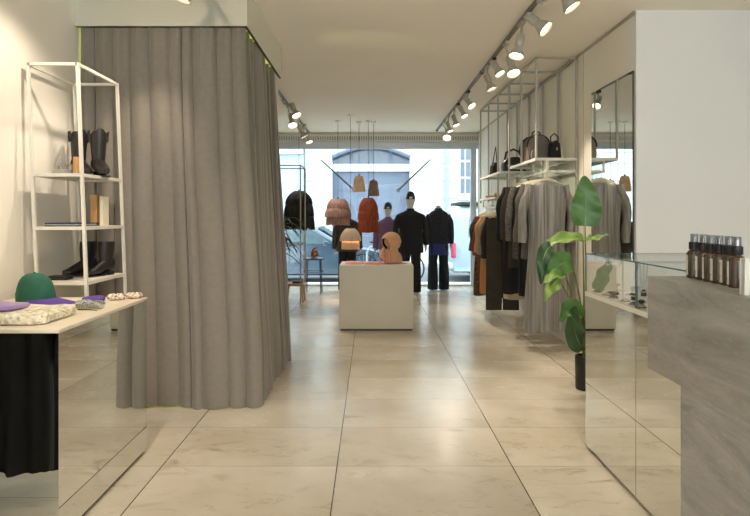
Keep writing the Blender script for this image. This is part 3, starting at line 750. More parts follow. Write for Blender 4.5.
# ------------------------------------------------------------------ mannequins
def skin_mesh(verts, edges, rad, lvl=2):
    me = bpy.data.meshes.new('tmp'); me.from_pydata([Vector(v) for v in verts], edges, [])
    o = bpy.data.objects.new('tmp', me); COL.objects.link(o)
    md = o.modifiers.new('s', 'SKIN'); ms = o.modifiers.new('ss', 'SUBSURF'); ms.levels = lvl
    for i, r in enumerate(rad): me.skin_vertices[0].data[i].radius = r if isinstance(r, tuple) else (r, r)
    me.skin_vertices[0].data[0].use_root = True
    dg = bpy.context.evaluated_depsgraph_get(); ev = o.evaluated_get(dg)
    bm = bmesh.new(); bm.from_mesh(ev.to_mesh()); ev.to_mesh_clear()
    bpy.data.objects.remove(o); bpy.data.meshes.remove(me)
    return bm
def mannequin(label, x, y, top, group, jacket, trousers, headless=False, cap=None, hem=.78, w=.205, quilt=False, shirt=None, wide=.085, armout=.245):
    """seen from behind: faces the window (+y)"""
    root = thing('mannequin', label, 'mannequin', (x, y, 0), group)
    H0 = 1.80
    s = top / (1.56 if headless else H0)
    V, Ed, R = [], [], []
    def add(p, r, par=None):
        V.append(Vector(p) * s); R.append((r[0] * s, r[1] * s) if isinstance(r, tuple) else r * s)
        if par is not None: Ed.append((par, len(V) - 1))
        return len(V) - 1
    pel = add((0, 0, .94), .115); wa = add((0, 0, 1.1), .10, pel); ch = add((0, 0, 1.30), .125, wa); nb = add((0, -.01, 1.46), .065, ch); nk = add((0, 0, 1.595 if headless else 1.545), .05, nb)
    if not headless:
        a = add((0, .015, 1.62), .072, nk); a = add((0, .02, 1.69), .088, a); a = add((0, .008, 1.755), .07, a)
    for sg in (-1, 1):
        a = add((sg * .165, -.005, 1.43), .058, ch); a = add((sg * .215, -.02, 1.16), .043, a); a = add((sg * armout, .03, .93), .03, a); hn = add((sg * armout, .045, .86), (.038, .02), a)
        for k, ln in enumerate((.068, .08, .084, .072)):
            f = add((sg * (armout + .004), .018 + .018 * k, .80), .0085, hn); add((sg * (armout - .006), .02 + .018 * k, .80 - ln * .7), .007, f)
        f = add((sg * (armout - .01), .085, .835), .01, hn); add((sg * (armout - .014), .098, .80), .008, f)
        a = add((sg * .09, 0, .86), .088, pel); a = add((sg * .10, .01, .50), .058, a); a = add((sg * .105, -.01, .10), .038, a); a = add((sg * .105, .02, .045), .034, a); add((sg * .115, .13, .03), .03, a)
    bm = skin_mesh(V, Ed, R)
    if not headless:   # face features: nose, brow, ears pushed out of the one surface
        for v in bm.verts:
            p = v.co / s
            if p.z > 1.60 and p.y > .06: v.co.y += s * .016 * math.exp(-(p.x / .013) ** 2 - ((p.z - 1.665) / .022) ** 2)
            if p.z > 1.6 and abs(p.x) > .06: v.co.x += s * math.copysign(.012, p.x) * math.exp(-((p.z - 1.675) / .025) ** 2 - ((p.y - .01) / .02) ** 2)
    m = MB(); m.bm.free(); m.bm = bm; m.build('body', M_SKIN, root)
    MB().lathe([(.16, 0), (.16, .008), (.02, .012)], n=28).build('base_plate', M_ALU, root)
    # trousers
    b = MB()
    n = 20
    for sg in (-1, 1):
        rg = []
        for z, r, xo in ((.03, wide, .105), (.3, wide * .98, .105), (.55, .085, .10), (.8, .1, .088), (.90, .095, .08)):
            rg.append([Vector((sg * xo + math.cos(2 * PI * k / n) * r * (1 + .04 * math.sin(3 * 2 * PI * k / n + z * 9)), math.sin(2 * PI * k / n) * r * 1.1 - .005, z)) * s for k in range(n)])
        b.rings(rg, False, False)
    b.rings([[Vector((math.cos(2 * PI * k / n) * a, math.sin(2 * PI * k / n) * c, z)) * s for k in range(n)] for z, a, c in ((.83, .16, .115), (.92, .172, .125), (1.0, .155, .115), (1.07, .14, .105))], True, False)
    b.build('trousers', trousers, root)
    if shirt:
        MB().rings([[Vector((math.cos(2 * PI * k / 32) * a * (1 + .03 * math.sin(k * 1.5)), math.sin(2 * PI * k / 32) * c * (1 + .03 * math.sin(k * 1.5)), z)) * s for k in range(32)] for z, a, c in ((hem - .21, .19, .145), (hem, .185, .14), (hem + .2, .17, .125))], False, False).build('shirt_tail', shirt, root)
    # jacket
    n = 40
    rows = [(hem, w + .005, .15), (hem + .12, w, .148), (1.02, w - .015, .138), (1.15, w - .02, .135), (1.30, w - .0, .14), (1.39, w - .005, .128), (1.44, w - .03, .11), (1.475, .135, .088), (1.505, .075, .066), (1.53, .062, .06)]
    rings = []
    for j, (z, a, c) in enumerate(rows):
        ring = []
        for k in range(n):
            an = 2 * PI * k / n
            q = 1 + (.022 * math.sin(an * 5 + z * 7) + .012 * math.sin(an * 9 + z * 15)) * (1 if z < 1.4 else .2)
            ring.append(Vector((math.copysign(abs(math.cos(an)) ** .8, math.cos(an)) * a * q, math.copysign(abs(math.sin(an)) ** .9, math.sin(an)) * c * q - .01, z)) * s)
        rings.append(ring)
    MB().rings(rings, False, False).build('jacket_body', jacket, root)
    MB().tube([Vector((.066 * math.cos(q), .062 * math.sin(q) - .006, 1.525)) * s for q in [2 * PI * i / 20 for i in range(21)]], .012 * s, 8).build('collar', jacket, root)
    for sg in (-1, 1):
        b = MB(); b.tube([Vector((sg * (w - .075), -.005, 1.435)) * s, Vector((sg * (w - .02), -.01, 1.39)) * s, Vector((sg * (w + .018), -.02, 1.28)) * s, Vector((sg * (w + .03), -.025, 1.15)) * s, Vector((sg * (w + .04), .0, 1.0)) * s, Vector((sg * (armout + .004), .03, .885)) * s], [.03 * s, .05 * s, .062 * s, .059 * s, .055 * s, .05 * s], 16, True); b.build('sleeve', jacket, root)
    if cap:
        make_cap('cap', '', Vector((0, .012, 1.70)) * s, PI / 2, s * 1.02, cap, cap, M_PATCH, sub=root)
        for o in list(root.children):
            if o.name.startswith('crown'): o.name = 'cap_crown'
            if o.name.startswith('brim'): o.name = 'cap_brim'
            if o.name.startswith('button'): o.name = 'cap_button'
            if o.name.startswith('back_strap'): o.name = 'cap_patch'
    return root
M_PATCH = mat('white_patch', (220, 216, 204), .7)
M_SUIT = mat('black_wool', (19, 21, 28), .85, var=.15, scale=20, bump=.1)
M_QUILT = patterned('navy_quilt', (26, 28, 40), (16, 17, 24), 34, .15, .8, third=(44, 46, 58))
M_BLUE = mat('blue_cotton', (48, 54, 116), .8, var=.12)
M_TEAL = mat('dark_teal_wool', (24, 34, 42), .85, var=.12)
M_MAUVE = mat('mauve_knit', (118, 92, 124), .9, var=.1, scale=30, bump=.2)
M_LILT = mat('lilac_trouser', (142, 128, 160), .85, var=.08)
M_OLV = mat('dark_grey_wool', (66, 62, 54), .88, var=.15)
GM = 'dressed mannequins facing the shop window'
MY = 10.55
mannequin('tall mannequin in black suit and black cap facing the shop window', (410.5 - VX) / F * 10.3, 10.3, 1.80, GM, M_SUIT, M_SUIT, cap=M_BLACK, hem=.74, w=.235, armout=.285)
mannequin('headless mannequin in dark quilted cardigan and blue shirt tail by the van', (438.3 - VX) / F * 10.7, 10.7, 1.57, GM, M_QUILT, M_TEAL, headless=True, hem=.88, w=.20, shirt=M_BLUE, armout=.24, wide=.098)
mannequin('mannequin in mauve sweater and dark green cap behind the pedestal', (388 - VX) / F * 10.8, 10.8, 1.62, GM, M_MAUVE, M_LILT, cap=mat('bottle_green', (24, 62, 52), .8), hem=.86, w=.225, armout=.275)
mannequin('mannequin in dark grey jacket hidden behind the pink pendant lamp', (347 - VX) / F * MY, MY + .1, 1.62, GM, M_OLV, M_SUIT, hem=.82, w=.22, armout=.27)

# ------------------------------------------------------------------ left rear corner: frame, palm, stool, side table
fr = thing('metal_rack', 'tall open white metal frame behind the fitting room curtain', 'frame', (-1.10, 8.9, 0))
for x in (-.5, 0):
    for y in (0, .62):
        b = MB(); b.bar((x, y, 0), (x, y, 2.2), .018); b.build('post', M_GMETAL, fr, False)
b = MB()
for a, c in (((-.5, 0), (0, 0)), ((0, 0), (0, .62)), ((0, .62), (-.5, .62)), ((-.5, .62), (-.5, 0))):
    b.bar((*a, 2.19), (*c, 2.19), .018)
b.build('top_rail', M_GMETAL, fr, False)
b = MB()
for a, c in (((-.5, 0), (0, 0)), ((0, 0), (0, .62)), ((0, .62), (-.5, .62)), ((-.5, .62), (-.5, 0))):
    b.bar((*a, .95), (*c, .95), .016)
b.build('middle_rail', M_GMETAL, fr, False)
# palm
M_LEAFP = mat('palm_leaf', (78, 84, 52), .6, var=.2, scale=6); M_STEM = mat('plant_stem', (96, 104, 50), .6, var=.1); M_SOIL = mat('soil', (48, 36, 28), .95, var=.3, scale=60, bump=.5)
pm = thing('potted_palm', 'narrow leaved palm in a dark planter behind the fitting room curtain', 'plant', (-1.42, 8.42, 0))
MB().lathe([(.10, 0), (.14, .02), (.17, .30), (.175, .34), (.16, .34), (.155, .31)], n=28).build('planter', M_BLACK, pm)
MB().lathe([(.154, .29), (.1, .315), (.001, .32)], n=20).build('soil', M_SOIL, pm)
random.seed(12)
for k in range(3):
    b = MB(); b.tube([(.03 * k - .03, 0, .3), (.05 * k - .06, .01 * k, .7), (.06 * k - .06, .02 * k, 1.0 + .12 * k)], [.016, .013, .01], 8); b.build('stem', M_STEM, pm)
for k in range(46):
    c = k % 3; az = random.uniform(0, 2 * PI); ln = random.uniform(.34, .66); z0 = 1.0 + .12 * c - random.uniform(0, .22); up = random.uniform(-.02, .38)
    base = Vector((.06 * c - .06, .02 * c, z0)); d = Vector((math.cos(az), math.sin(az), 0))
    mid = base + d * ln * .5 + Vector((0, 0, up * .9)); tip = base + d * ln + Vector((0, 0, up - .22 - .2 * random.random()))
    side_ = Vector((-d.y, d.x, 0))
    b = MB(); b.sheet(lambda u, vv: bez(base, mid, tip, u) + side_ * ((vv - .5) * .034 * math.sin(PI * min(1, .08 + .92 * u)) ** .6) + Vector((0, 0, .006 * abs(vv - .5))), 12, 2, .0015); b.build('leaf', M_LEAFP, pm)
sl = thing('wooden_stool', 'low stool with wooden seat at the edge of the curtain', 'stool', (-1.245, 9.35, 0))
M_WOOD = mat('oak', (176, 142, 108), .5, var=.15, scale=4, stretch=(1, 12, 1))
MB().box((-.17, -.17, .27), (.17, .17, .305), .01).build('seat', M_WOOD, sl)
for sx in (-1, 1):
    for sy in (-1, 1):
        b = MB(); b.tube([(sx * .12, sy * .12, .27), (sx * .145, sy * .145, 0)], [.018, .014], 10); b.build('leg', M_WOOD, sl)
bk = tag(MB().box((-.08, -.06, 0), (.08, .06, .035), .006).build('box', M_BLACK, loc=(-1.2, 9.32, .305)), 'small flat black box on the wooden stool', 'box')
tb = thing('side_table', 'dark blue metal side table near the shop window', 'table', (-1.04, 10.35, 0))
M_DBLUE = mat('dark_blue_metal', (52, 62, 84), .45, metal=.2)
TT = CH - (258 - HY) / F * 10.35
MB().lathe([(.2, TT - .022), (.208, TT - .012), (.208, TT), (.001, TT + .001)], n=36).build('table_top', M_DBLUE, tb)
for k in range(4):
    a = PI / 4 + k * PI / 2; b = MB(); b.tube([(math.cos(a) * .17, math.sin(a) * .17, TT - .02), (math.cos(a) * .2, math.sin(a) * .2, 0)], .010, 8); b.build('leg', M_DBLUE, tb)
b = MB(); b.tube([(math.cos(q) * .185, math.sin(q) * .185, TT * .62) for q in [2 * PI * i / 32 for i in range(33)]], .007, 6); b.build('ring_stretcher', M_DBLUE, tb)
M_AMB = mat('amber_fabric', (176, 96, 48), .6, var=.25, scale=18)
tw = thing('figurine', 'small knotted amber ornament on the dark blue side table', 'ornament', (-1.03, 10.33, TT + .001))
MB().tube([(-.05, 0, .03), (-.02, .03, .10), (.05, 0, .12), (.06, -.03, .06), (0, -.02, .03), (-.04, .0, .09), (0, .02, .17), (.05, .01, .19)], [.026, .028, .026, .024, .026, .026, .024, .014], 10).build('knot', M_AMB, tw)
MB().lathe([(.05, 0), (.055, .008), (.05, .014)], n=20).build('foot', M_WOOD, tw)

# ------------------------------------------------------------------ clothes rails on the right wall
RX = 1.705; RYS = [5.88, 6.46, 7.03, 7.65, 8.27, 8.86]; RZ = 3.03
rk = thing('clothes_rack', 'tall white metal frame rack fixed along the right wall', 'rack', (RX, RYS[0], 0))
def rl(x, y, z): return Vector((x - RX, y - RYS[0], z))
WX = XR - .022
low = {0: 1.99, 1: 1.99, 2: 1.99, 3: .02, 4: .02, 5: .02}
for i, y in enumerate(RYS):
    b = MB(); b.bar(rl(RX, y, 1.99 if i < 2 else 1.60), rl(RX, y, RZ), .02); b.build('post', M_GMETAL, rk, False)
    b = MB(); b.bar(rl(WX, y, .02 if i in (0, 5) else 1.6), rl(WX, y, RZ), .02); b.build('wall_post', M_GMETAL, rk, False)
    b = MB(); b.bar(rl(RX, y, RZ), rl(WX, y, RZ), .02); b.build('cross_bar', M_GMETAL, rk, False)
b = MB(); b.bar(rl(RX, RYS[0] - .01, RZ), rl(RX, RYS[-1] + .01, RZ), .02); b.build('top_rail', M_GMETAL, rk, False)
b = MB(); b.bar(rl(WX, RYS[0] - .01, RZ), rl(WX, RYS[-1] + .01, RZ), .02); b.build('top_rail', M_GMETAL, rk, False)
M_SHGL = glassmat('shelf_glass', (226, 236, 230), .06, .8)
def tray(y0, y1, z, x0=RX, glass=True):
    b = MB()
    for a, c in (((x0, y0), (WX, y0)), ((WX, y0), (WX, y1)), ((WX, y1), (x0, y1)), ((x0, y1), (x0, y0))):
        b.bar(rl(*a, z - .014), rl(*c, z - .014), .024, .028)
    f = b.build('shelf_frame', M_WMETAL, rk, False)
    MB().box(rl(x0 + .012, y0 + .012, z - .008), rl(WX - .012, y1 - .012, z)).build('glass_shelf', M_SHGL, f, False)
tray(RYS[0], 6.95, 2.0); tray(7.50, 8.86, 1.99); tray(7.80, 8.86, 1.665)
def hang_rail(x, y0, y1, z, ztop):
    b = MB(); b.bar(rl(x, y0, z), rl(x, y1, z), .022)
    b.bar(rl(x, y0, z), rl(WX, y0, z), .022); b.bar(rl(WX, y0, z), rl(WX, y1, z), .022); b.bar(rl(x, y1, z), rl(WX, y1, z), .022)
    for y in (y0 + .011, (y0 + y1) / 2, y1 - .011): b.bar(rl(x, y, z), rl(x, y, ztop - .02), .018)
    b.build('hanging_rail', M_WMETAL, rk, False)
hang_rail(1.83, 5.90, 6.95, 1.862, 2.0); hang_rail(1.735, 7.45, 8.80, 1.52, 1.665)

M_HANGER = mat('cream_hanger', (222, 212, 184), .45, var=.04)
def hanger(label, x, y, z_rail, rz, group):
    root = thing('clothes_hanger', label, 'hanger', (x, y, z_rail), group, rz)
    b = MB(); b.tube([Vector((math.cos(q) * .02, 0, .006 + math.sin(q) * .02 - .0)) for q in [PI * (1.15 - 1.65 * i / 12) for i in range(13)]] + [Vector((0, 0, -.035)), Vector((0, 0, -.09))], .0028, 6); b.build('hook', M_ALU, root)
    b = MB(); b.tube([(-.178, 0, -.156), (-.14, 0, -.138), (-.06, 0, -.103), (0, 0, -.085), (.06, 0, -.103), (.14, 0, -.138), (.178, 0, -.156)], [(.009, .014), (.008, .014), (.008, .016), (.008, .02), (.008, .016), (.008, .014), (.009, .014)], 10); b.build('arms', M_HANGER, root)
    b = MB(); b.tube([(-.165, 0, -.145), (.165, 0, -.145)], .005, 8); b.build('bar', M_HANGER, root)
    return root
def garment(name, label, cat, group, x, y, zr, rz, m, hem, wsh=.21, whem=.22, dep=.045, sleeve=.55, folds=9, famp=.012, seed=1, sr=.055, lapel=None, flare=0.0, hemwave=.01):
    """hangs from a hanger; local origin = rail point"""
    rr = random.Random(seed); ph = [rr.random() * 6 for _ in range(5)]
    root = thing(name, label, cat, (x, y, zr), group, rz)
    n = 96; L = zr - .13 - hem
    rows = []
    top = [(-.122, .10, .022), (-.124, .115, .034), (-.138, .15, .042), (-.152, wsh - .022, .046), (-.172, wsh, .048), (-.20, wsh + .004, .05)]
    for z, a, c in top: rows.append((z, a, c, 0.1 if z > -.16 else .4))
    K = 16
    for j in range(1, K + 1):
        t = j / K; z = -.20 - (L - .07) * t
        a = wsh - .03 * sm(0, .25, t) + (whem - wsh + .03) * sm(.15, 1, t); c = dep * (1 + flare * t)
        rows.append((z, a, c, .5 + .5 * t))
    rings = []
    for z, a, c, fa in rows:
        ring = []
        for k in range(n):
            an = 2 * PI * k / n; ca, sa = math.cos(an), math.sin(an)
            fx = ca * a
            fo = famp * fa * (math.sin(fx / a * folds + ph[0] + z * .6) + .6 * math.sin(fx / a * folds * 1.9 + ph[1] - z * .9 + (1.2 if sa > 0 else 0)))
            yy = math.copysign(abs(sa) ** .7, sa) * c + fo * (1 if abs(sa) > .05 else .5)
            zz = z + (hemwave * math.sin(an * 3 + ph[2]) if z < -.5 else 0)
            ring.append(Vector((fx * (1 + .03 * math.sin(z * 5 + ph[3])), yy, zz)))
        rings.append(ring)
    MB().rings(rings[::-1], False, False).build('garment_body', m, root)
    if sleeve:
        for sg in (-1, 1):
            pts = []; rad = []
            for j in range(9):
                t = j / 8
                pts.append(Vector((sg * (wsh - .035 + .06 * sm(0, .3, t) + .02 * t + .008 * math.sin(t * 9 + ph[4])), -.012 + .012 * math.sin(t * 5 + ph[sg + 1]), -.15 - sleeve * t)))
                rad.append((sr * (.85 + .2 * math.sin(PI * min(1, t + .2))), .042 + .004 * math.sin(t * 14 + ph[0])))
            b = MB(); b.tube(pts, rad, 14, True); b.build('sleeve', m, root)
    if lapel:
        for sg in (-1, 1):
            b = MB(); b.sheet(lambda u, vv: Vector((sg * (.012 + .06 * u * (1 - vv * .8)), -dep - .012 - .004 * (1 - u), -.115 - .40 * vv)), 4, 10, .005); b.build('lapel', lapel, root)
    return root
M_SILK = mat('silver_grey_satin', (112, 107, 103), .42, scale=3, stretch=(16, 16, .35), sheen=.2, rgb2=(158, 152, 146), contrast=(.35, .65))
M_TAUPE = mat('taupe_grey_wool', (98, 92, 85), .85, var=.12, scale=18)
M_CHECK = patterned('grey_check_wool', (88, 84, 78), (62, 59, 55), 46, .14, .85, third=(108, 103, 96))
M_DBROWN = mat('dark_brown_wool', (52, 42, 36), .85, var=.15); M_CHAR = mat('charcoal_wool', (40, 39, 38), .85, var=.15); M_BLK = mat('black_cloth', (24, 23, 23), .85, var=.2)
M_CREAM = mat('cream_cotton', (206, 192, 160), .85, var=.06); M_OLIVE = mat('dark_olive_cloth', (56, 52, 42), .85, var=.15)
M_RUST = mat('rust_cotton', (112, 66, 42), .85, var=.12); M_ORNG = mat('apricot_cotton', (196, 138, 88), .85, var=.08); M_FLORAL = patterned('brown_floral', (70, 50, 38), (42, 32, 28), 34, .14, .85, third=(128, 92, 62)); M_GREIGE = mat('greige_linen', (150, 136, 116), .85, var=.08)
GN1, GH = 'clothes on the near rail', 'cream hangers on the clothes rails'
near = [
    ('dress', 'long silver grey satin dress hanging at the front of the rail', 'dress', M_SILK, .20, .215, .235, .60, 11, .016, .058),
    ('shirt', 'taupe grey shirt hanging directly behind the silver dress', 'shirt', M_TAUPE, .94, .215, .215, .60, 7, .010, .06),
    ('skirt', 'long black skirt hanging behind the taupe shirt', 'skirt', M_BLK, .52, .215, .20, 0, 7, .012, 0),
    ('jacket', 'grey checked jacket hanging behind the long black skirt', 'jacket', M_CHECK, .92, .22, .215, .60, 6, .008, .062),
    ('trousers_suit', 'cream skirt whose hem shows below the black coat', 'skirt', M_CREAM, .40, .20, .20, 0, 7, .012, 0),
    ('coat', 'dark brown coat hanging between checked jacket and black coat', 'coat', M_DBROWN, .80, .225, .22, .60, 6, .009, .064),
    ('coat', 'black coat hanging at the far end of the near rail', 'coat', M_BLK, .49, .23, .225, .62, 6, .009, .066),
]
ys = [5.955, 6.10, 6.25, 6.39, 6.89, 6.54, 6.72]
for i, (nm, lb, ct, m, hem, ws, wh, sl_, fo, fa, sr) in enumerate(near):
    y = ys[i]; xx = 1.835 if i == 0 else 1.83 - .008 * i
    garment('skirt' if nm == 'trousers_suit' else nm, lb, ct, GN1, xx, y, 1.873, .06 * math.sin(i * 2.1) if i else .0, m, hem, ws, wh, .042 if i else .05, sl_, fo, fa, 11 + i, max(.04, sr), M_BLK if ct == 'coat' and m is not M_BLK else None, .5 if i == 0 else 0)
    hanger(f'cream hanger carrying the {lb.split(" hanging")[0].split(" whose")[0]}', xx, y, 1.873, .06 * math.sin(i * 2.1) if i else 0, GH)
GN2 = 'clothes on the far rail'
far = [
    ('trousers', 'long dark olive trousers nearest the camera on the far rail', 'trousers', M_OLIVE, .16, .22, .20, 0),
    ('coat', 'long black coat behind the dark olive trousers', 'coat', M_CHAR, .30, .175, .19, .55),
    ('shirt', 'greige linen shirt in the middle of the far rail', 'shirt', M_GREIGE, .72, .175, .18, .52),
    ('dress', 'apricot cotton dress hanging on the far rail', 'dress', M_ORNG, .30, .18, .19, .5),
    ('blouse', 'rust coloured blouse hanging behind the apricot dress', 'blouse', M_RUST, .5, .18, .19, .55),
    ('dress', 'brown floral dress at the window end of the far rail', 'dress', M_FLORAL, .22, .18, .20, .5)]
ys2 = [7.53, 7.70, 7.90, 8.08, 8.27, 8.50]
for i, (nm, lb, ct, m, hem, ws, wh, sl_) in enumerate(far):
    y = ys2[i]; xx = 1.735 - .002 * i
    if ct == 'trousers':
        root = thing('trousers', lb, ct, (xx, y, 1.53), GN2)
        for sg in (-1, 1):
            rg = []
            for j in range(11):
                t = j / 10; z = -.17 - (1.53 - hem - .17) * t
                rg.append([Vector((sg * (.105 + .008 * t) + math.cos(2 * PI * k / 24) * (.104 + .004 * t), math.sin(2 * PI * k / 24) * .036 * (1 + .2 * math.sin(3 * 2 * PI * k / 24 + sg + t * 3)), z)) for k in range(24)])
            MB().rings(rg, True, True).build('trouser_leg', m, root)
        MB().rings([[Vector((math.cos(2 * PI * k / 28) * a, math.sin(2 * PI * k / 28) * .042, z)) for k in range(28)] for z, a in ((-.42, .21), (-.25, .21), (-.16, .19))], False, False).build('waist_yoke', m, root)
    else:
        garment(nm, lb, ct, GN2, xx, y, 1.53, .08 * math.sin(i * 1.9), m, hem, ws, wh, .042, sl_, 7, .012, 31 + i, .042)
    hanger(f'cream hanger carrying the {lb.split(" hanging")[0].split(" at the")[0].split(" behind")[0].split(" in the")[0].split(" nearest")[0]}', xx, y, 1.53, 0, GH)

# bags on the rack trays
M_BAGT = mat('taupe_nylon', (112, 102, 90), .6, var=.12, bump=.1)
bp_ = thing('backpack', 'large taupe backpack with dark trim on the near glass shelf', 'bag', (1.86, 6.42, 2.0), None, .15)
def arch(wd, ht, r=.6, n=18):
    pts = [(-wd, .0), (wd, .0)]
    for i in range(n + 1):
        a = PI * i / n; pts.append((math.cos(a) * wd * (1 if i else 1), ht * (1 - r) + math.sin(a) ** .8 * ht * r))
    return pts
MB().prism(arch(.135, .30, .45), 1, -.075, .075, .02, 3).build('bag_body', M_BAGT, bp_)
b = MB(); pa = arch(.137, .302, .45); b.tube([Vector((p[0], -.068, p[1])) for p in pa[1:]] , .009, 6); b.tube([Vector((p[0], .068, p[1])) for p in pa[1:]], .009, 6); b.build('piping', M_BLACK, bp_)
MB().prism(arch(.10, .15, .35), 1, -.105, -.072, .012, 2).build('front_pocket', M_BAGT, bp_)
b = MB(); b.tube([(-.05, 0, .295), (-.045, 0, .34), (0, 0, .355), (.045, 0, .34), (.05, 0, .295)], .008, 8); b.build('handle', M_BLACK, bp_)
for sg in (-1, 1):
    b = MB(); b.tube([(sg * .13, .06, .05), (sg * .165, .09, .12), (sg * .13, .10, .24), (sg * .07, .075, .29)], .012, 8); b.build('shoulder_strap', M_BLACK, bp_)
bb = thing('handbag', 'black upright handbag between the taupe backpack and the wall', 'bag', (2.02, 6.28, 2.0), None, .3)
MB().prism([(-.07, 0), (.07, 0), (.045, .20), (.0, .23), (-.045, .20)], 1, -.045, .045, .012, 2).build('bag_body', M_LEATHER, bb)
b = MB(); b.tube([(-.04, 0, .2), (-.05, 0, .27), (0, 0, .31), (.05, 0, .27), (.04, 0, .2)], .007, 8); b.build('handle', M_LEATHER, bb)
MB().box((-.008, -.05, .12), (.012, -.043, .15), .002).build('clasp', M_SILVER, bb)
def shoulder_bag(label, x, y, z, s, rz, strap_h):
    root = thing('shoulder_bag', label, 'bag', (x, y, z), 'black bags on the far shelf', rz)
    b = MB(); pts = arch(.13 * s, .17 * s, .6); b.prism(pts, 1, -.05 * s, .05 * s, .02 * s, 3); b.build('bag_body', M_LEATHER, root)
    b = MB(); pr = [(-.10 * s, 0, .13 * s), (-.085 * s, 0, .13 * s + strap_h * .7), (0, 0, .13 * s + strap_h), (.085 * s, 0, .13 * s + strap_h * .7), (.10 * s, 0, .13 * s)]; b.tube(pr, .012 * s, 8); b.build('strap', M_LEATHER, root)
    b = MB(); b.box((-.09 * s, -.058 * s, .07 * s), (.09 * s, -.049 * s, .078 * s)); b.build('zip', M_SILVER, root, False)
    return root
shoulder_bag('black rounded shoulder bag on the far shelf beside the rack post', 1.95, 7.8, 1.99, 1.25, .1, .16)
tt = thing('tote_bag', 'slim black tote with tall pointed strap on the far shelf, nearest the window', 'bag', (1.80, 8.3, 1.99), 'black bags on the far shelf', .5)
MB().prism([(-.075, 0), (.075, 0), (.06, .14), (.0, .19), (-.06, .14)], 1, -.035, .035, .012, 2).build('bag_body', M_LEATHER, tt)
b = MB(); b.tube([(-.04, 0, .15), (.02, 0, .42), (.05, 0, .15)], .009, 8); b.build('strap', M_LEATHER, tt)
ss = thing('slide_sandal', 'pair-less beige slide sandal on the lower far shelf', 'shoe', (1.78, 8.25, 1.665), 'beige sandals on the lower far shelf', .2); ss['label'] = 'beige slide sandal on the lower far shelf, farther from the wall'
b = MB(); b.prism([(math.cos(2 * PI * i / 24) * .13, math.sin(2 * PI * i / 24) * .048 * (1 + .12 * math.cos(2 * PI * i / 24))) for i in range(24)], 2, 0, .028, .005); b.build('sole', M_TAN, ss)
b = MB(); b.sheet(lambda u, vv: Vector((.02 + .08 * vv, math.cos(PI * u) * .05, .026 + math.sin(PI * u) * .05)), 14, 3, .004); b.build('strap', M_CREAM, ss)
copy_tree(ss, 'beige slide sandal on the lower far shelf, nearer the wall', (1.90, 8.32, 1.665), .05)

# ------------------------------------------------------------------ wall mirror
wm = thing('wall_mirror', 'tall frameless mirror on the right wall beside the clothes rack', 'mirror', (XR - .017, 4.625, 1.05))
MB().box((-.002, 0, 0), (.004, .86, 1.53)).build('mirror_glass', M_MIRROR, wm, False)
MB().box((.004, .004, .004), (.0165, .856, 1.526)).build('backing', M_GREYBOX, wm, False)
MB().box((-.002, -.003, 0), (.007, -.0002, 1.53)).build('edge_trim', M_BLACK, wm, False)

# ------------------------------------------------------------------ strelitzia
def leafmat(name, a, bcol):
    return mat(name, a, .38, var=.1, scale=5, rgb2=bcol, stretch=(2, 2, 2), spec=.5)
M_L1, M_L2, M_L3 = leafmat('leaf_green', (62, 104, 48), (92, 134, 66)), leafmat('leaf_light', (104, 140, 62), (150, 176, 92)), leafmat('leaf_dark', (34, 64, 36), (54, 88, 48))
py_ = 4.62
pt = thing('strelitzia_plant', 'tall broad leaved plant in a black pot behind the glass case', 'plant', ((586 - VX) / F * py_, py_, 0))
p0 = Vector(((586 - VX) / F * py_, py_, 0))
MB().lathe([(.078, 0), (.082, .01), (.086, .262), (.084, .27), (.074, .27), (.072, .25)], n=32).build('pot', M_BLACK, pt)
MB().lathe([(.0715, .238), (.05, .25), (.001, .252)], n=20).build('soil', M_SOIL, pt)
def leaf(base, tip, mid, width, m, nrm, stem_from=None, sr=.006, fold=.25, wav=.012, blunt=.55):
    base, tip, mid = base - p0, tip - p0, mid - p0
    nrm = Vector(nrm).normalized()
    def f(u, vv):
        c = bez(base, mid, tip, u); t = (bez(base, mid, tip, min(1, u + .02)) - bez(base, mid, tip, max(0, u - .02))).normalized()
        sd = t.cross(nrm).normalized(); nn = sd.cross(t)
        wd = width * math.sin(PI * (.03 + .955 * u) ** blunt * .995) ** .72
        q = (vv - .5) * 2
        return c + sd * (q * wd / 2) + nn * (fold * abs(q) * wd / 2 + wav * math.sin(u * 15 + q * 2) * abs(q))
    lf = MB().sheet(f, 28, 12, .0014).build('leaf', m, pt)
    MB().tube([bez(base, mid, tip, u) for u in [i / 10 for i in range(10)]], [.0045 * (1 - i / 11) for i in range(10)], 6).build('midrib', M_L2, lf)
    if stem_from is not None:
        s0 = Vector(stem_from); md = (s0 + base) / 2 + Vector((.0, 0, .0)) + Vector(((base.x - s0.x) * -.25, 0, .12 * (base - s0).length))
        MB().tube([bez(s0, md, base, i / 12) for i in range(13)], [sr * (1.5 - .6 * i / 12) for i in range(13)], 8).build('stem', M_STEM, pt)
def Q(px, py, dy=0.0): return P(px, py, py_ + dy)
leaf(Q(585, 226), Q(584, 176, -.03), Q(587, 200), .245, M_L1, (-.18, -1, .12), (.005, 0, .25), fold=.12)
leaf(Q(583, 239), Q(543, 250, -.05), Q(556, 236, -.03), .14, M_L2, (.0, -.55, .85), (-.01, .01, .25), fold=.35)
leaf(Q(584, 238, .02), Q(608, 234, -.06), Q(594, 242, -.03), .075, M_L2, (.1, -.6, .8), None, fold=.4)
leaf(Q(551, 246, -.07), Q(541, 284, -.12), Q(541, 252, -.1), .125, M_L3, (-.3, -1, .1), (-.02, -.01, .25), fold=.3)
leaf(Q(571, 262, -.05), Q(548, 286, -.14), Q(553, 262, -.1), .20, M_L1, (.1, -.85, .5), (-.005, -.02, .25), fold=.25)
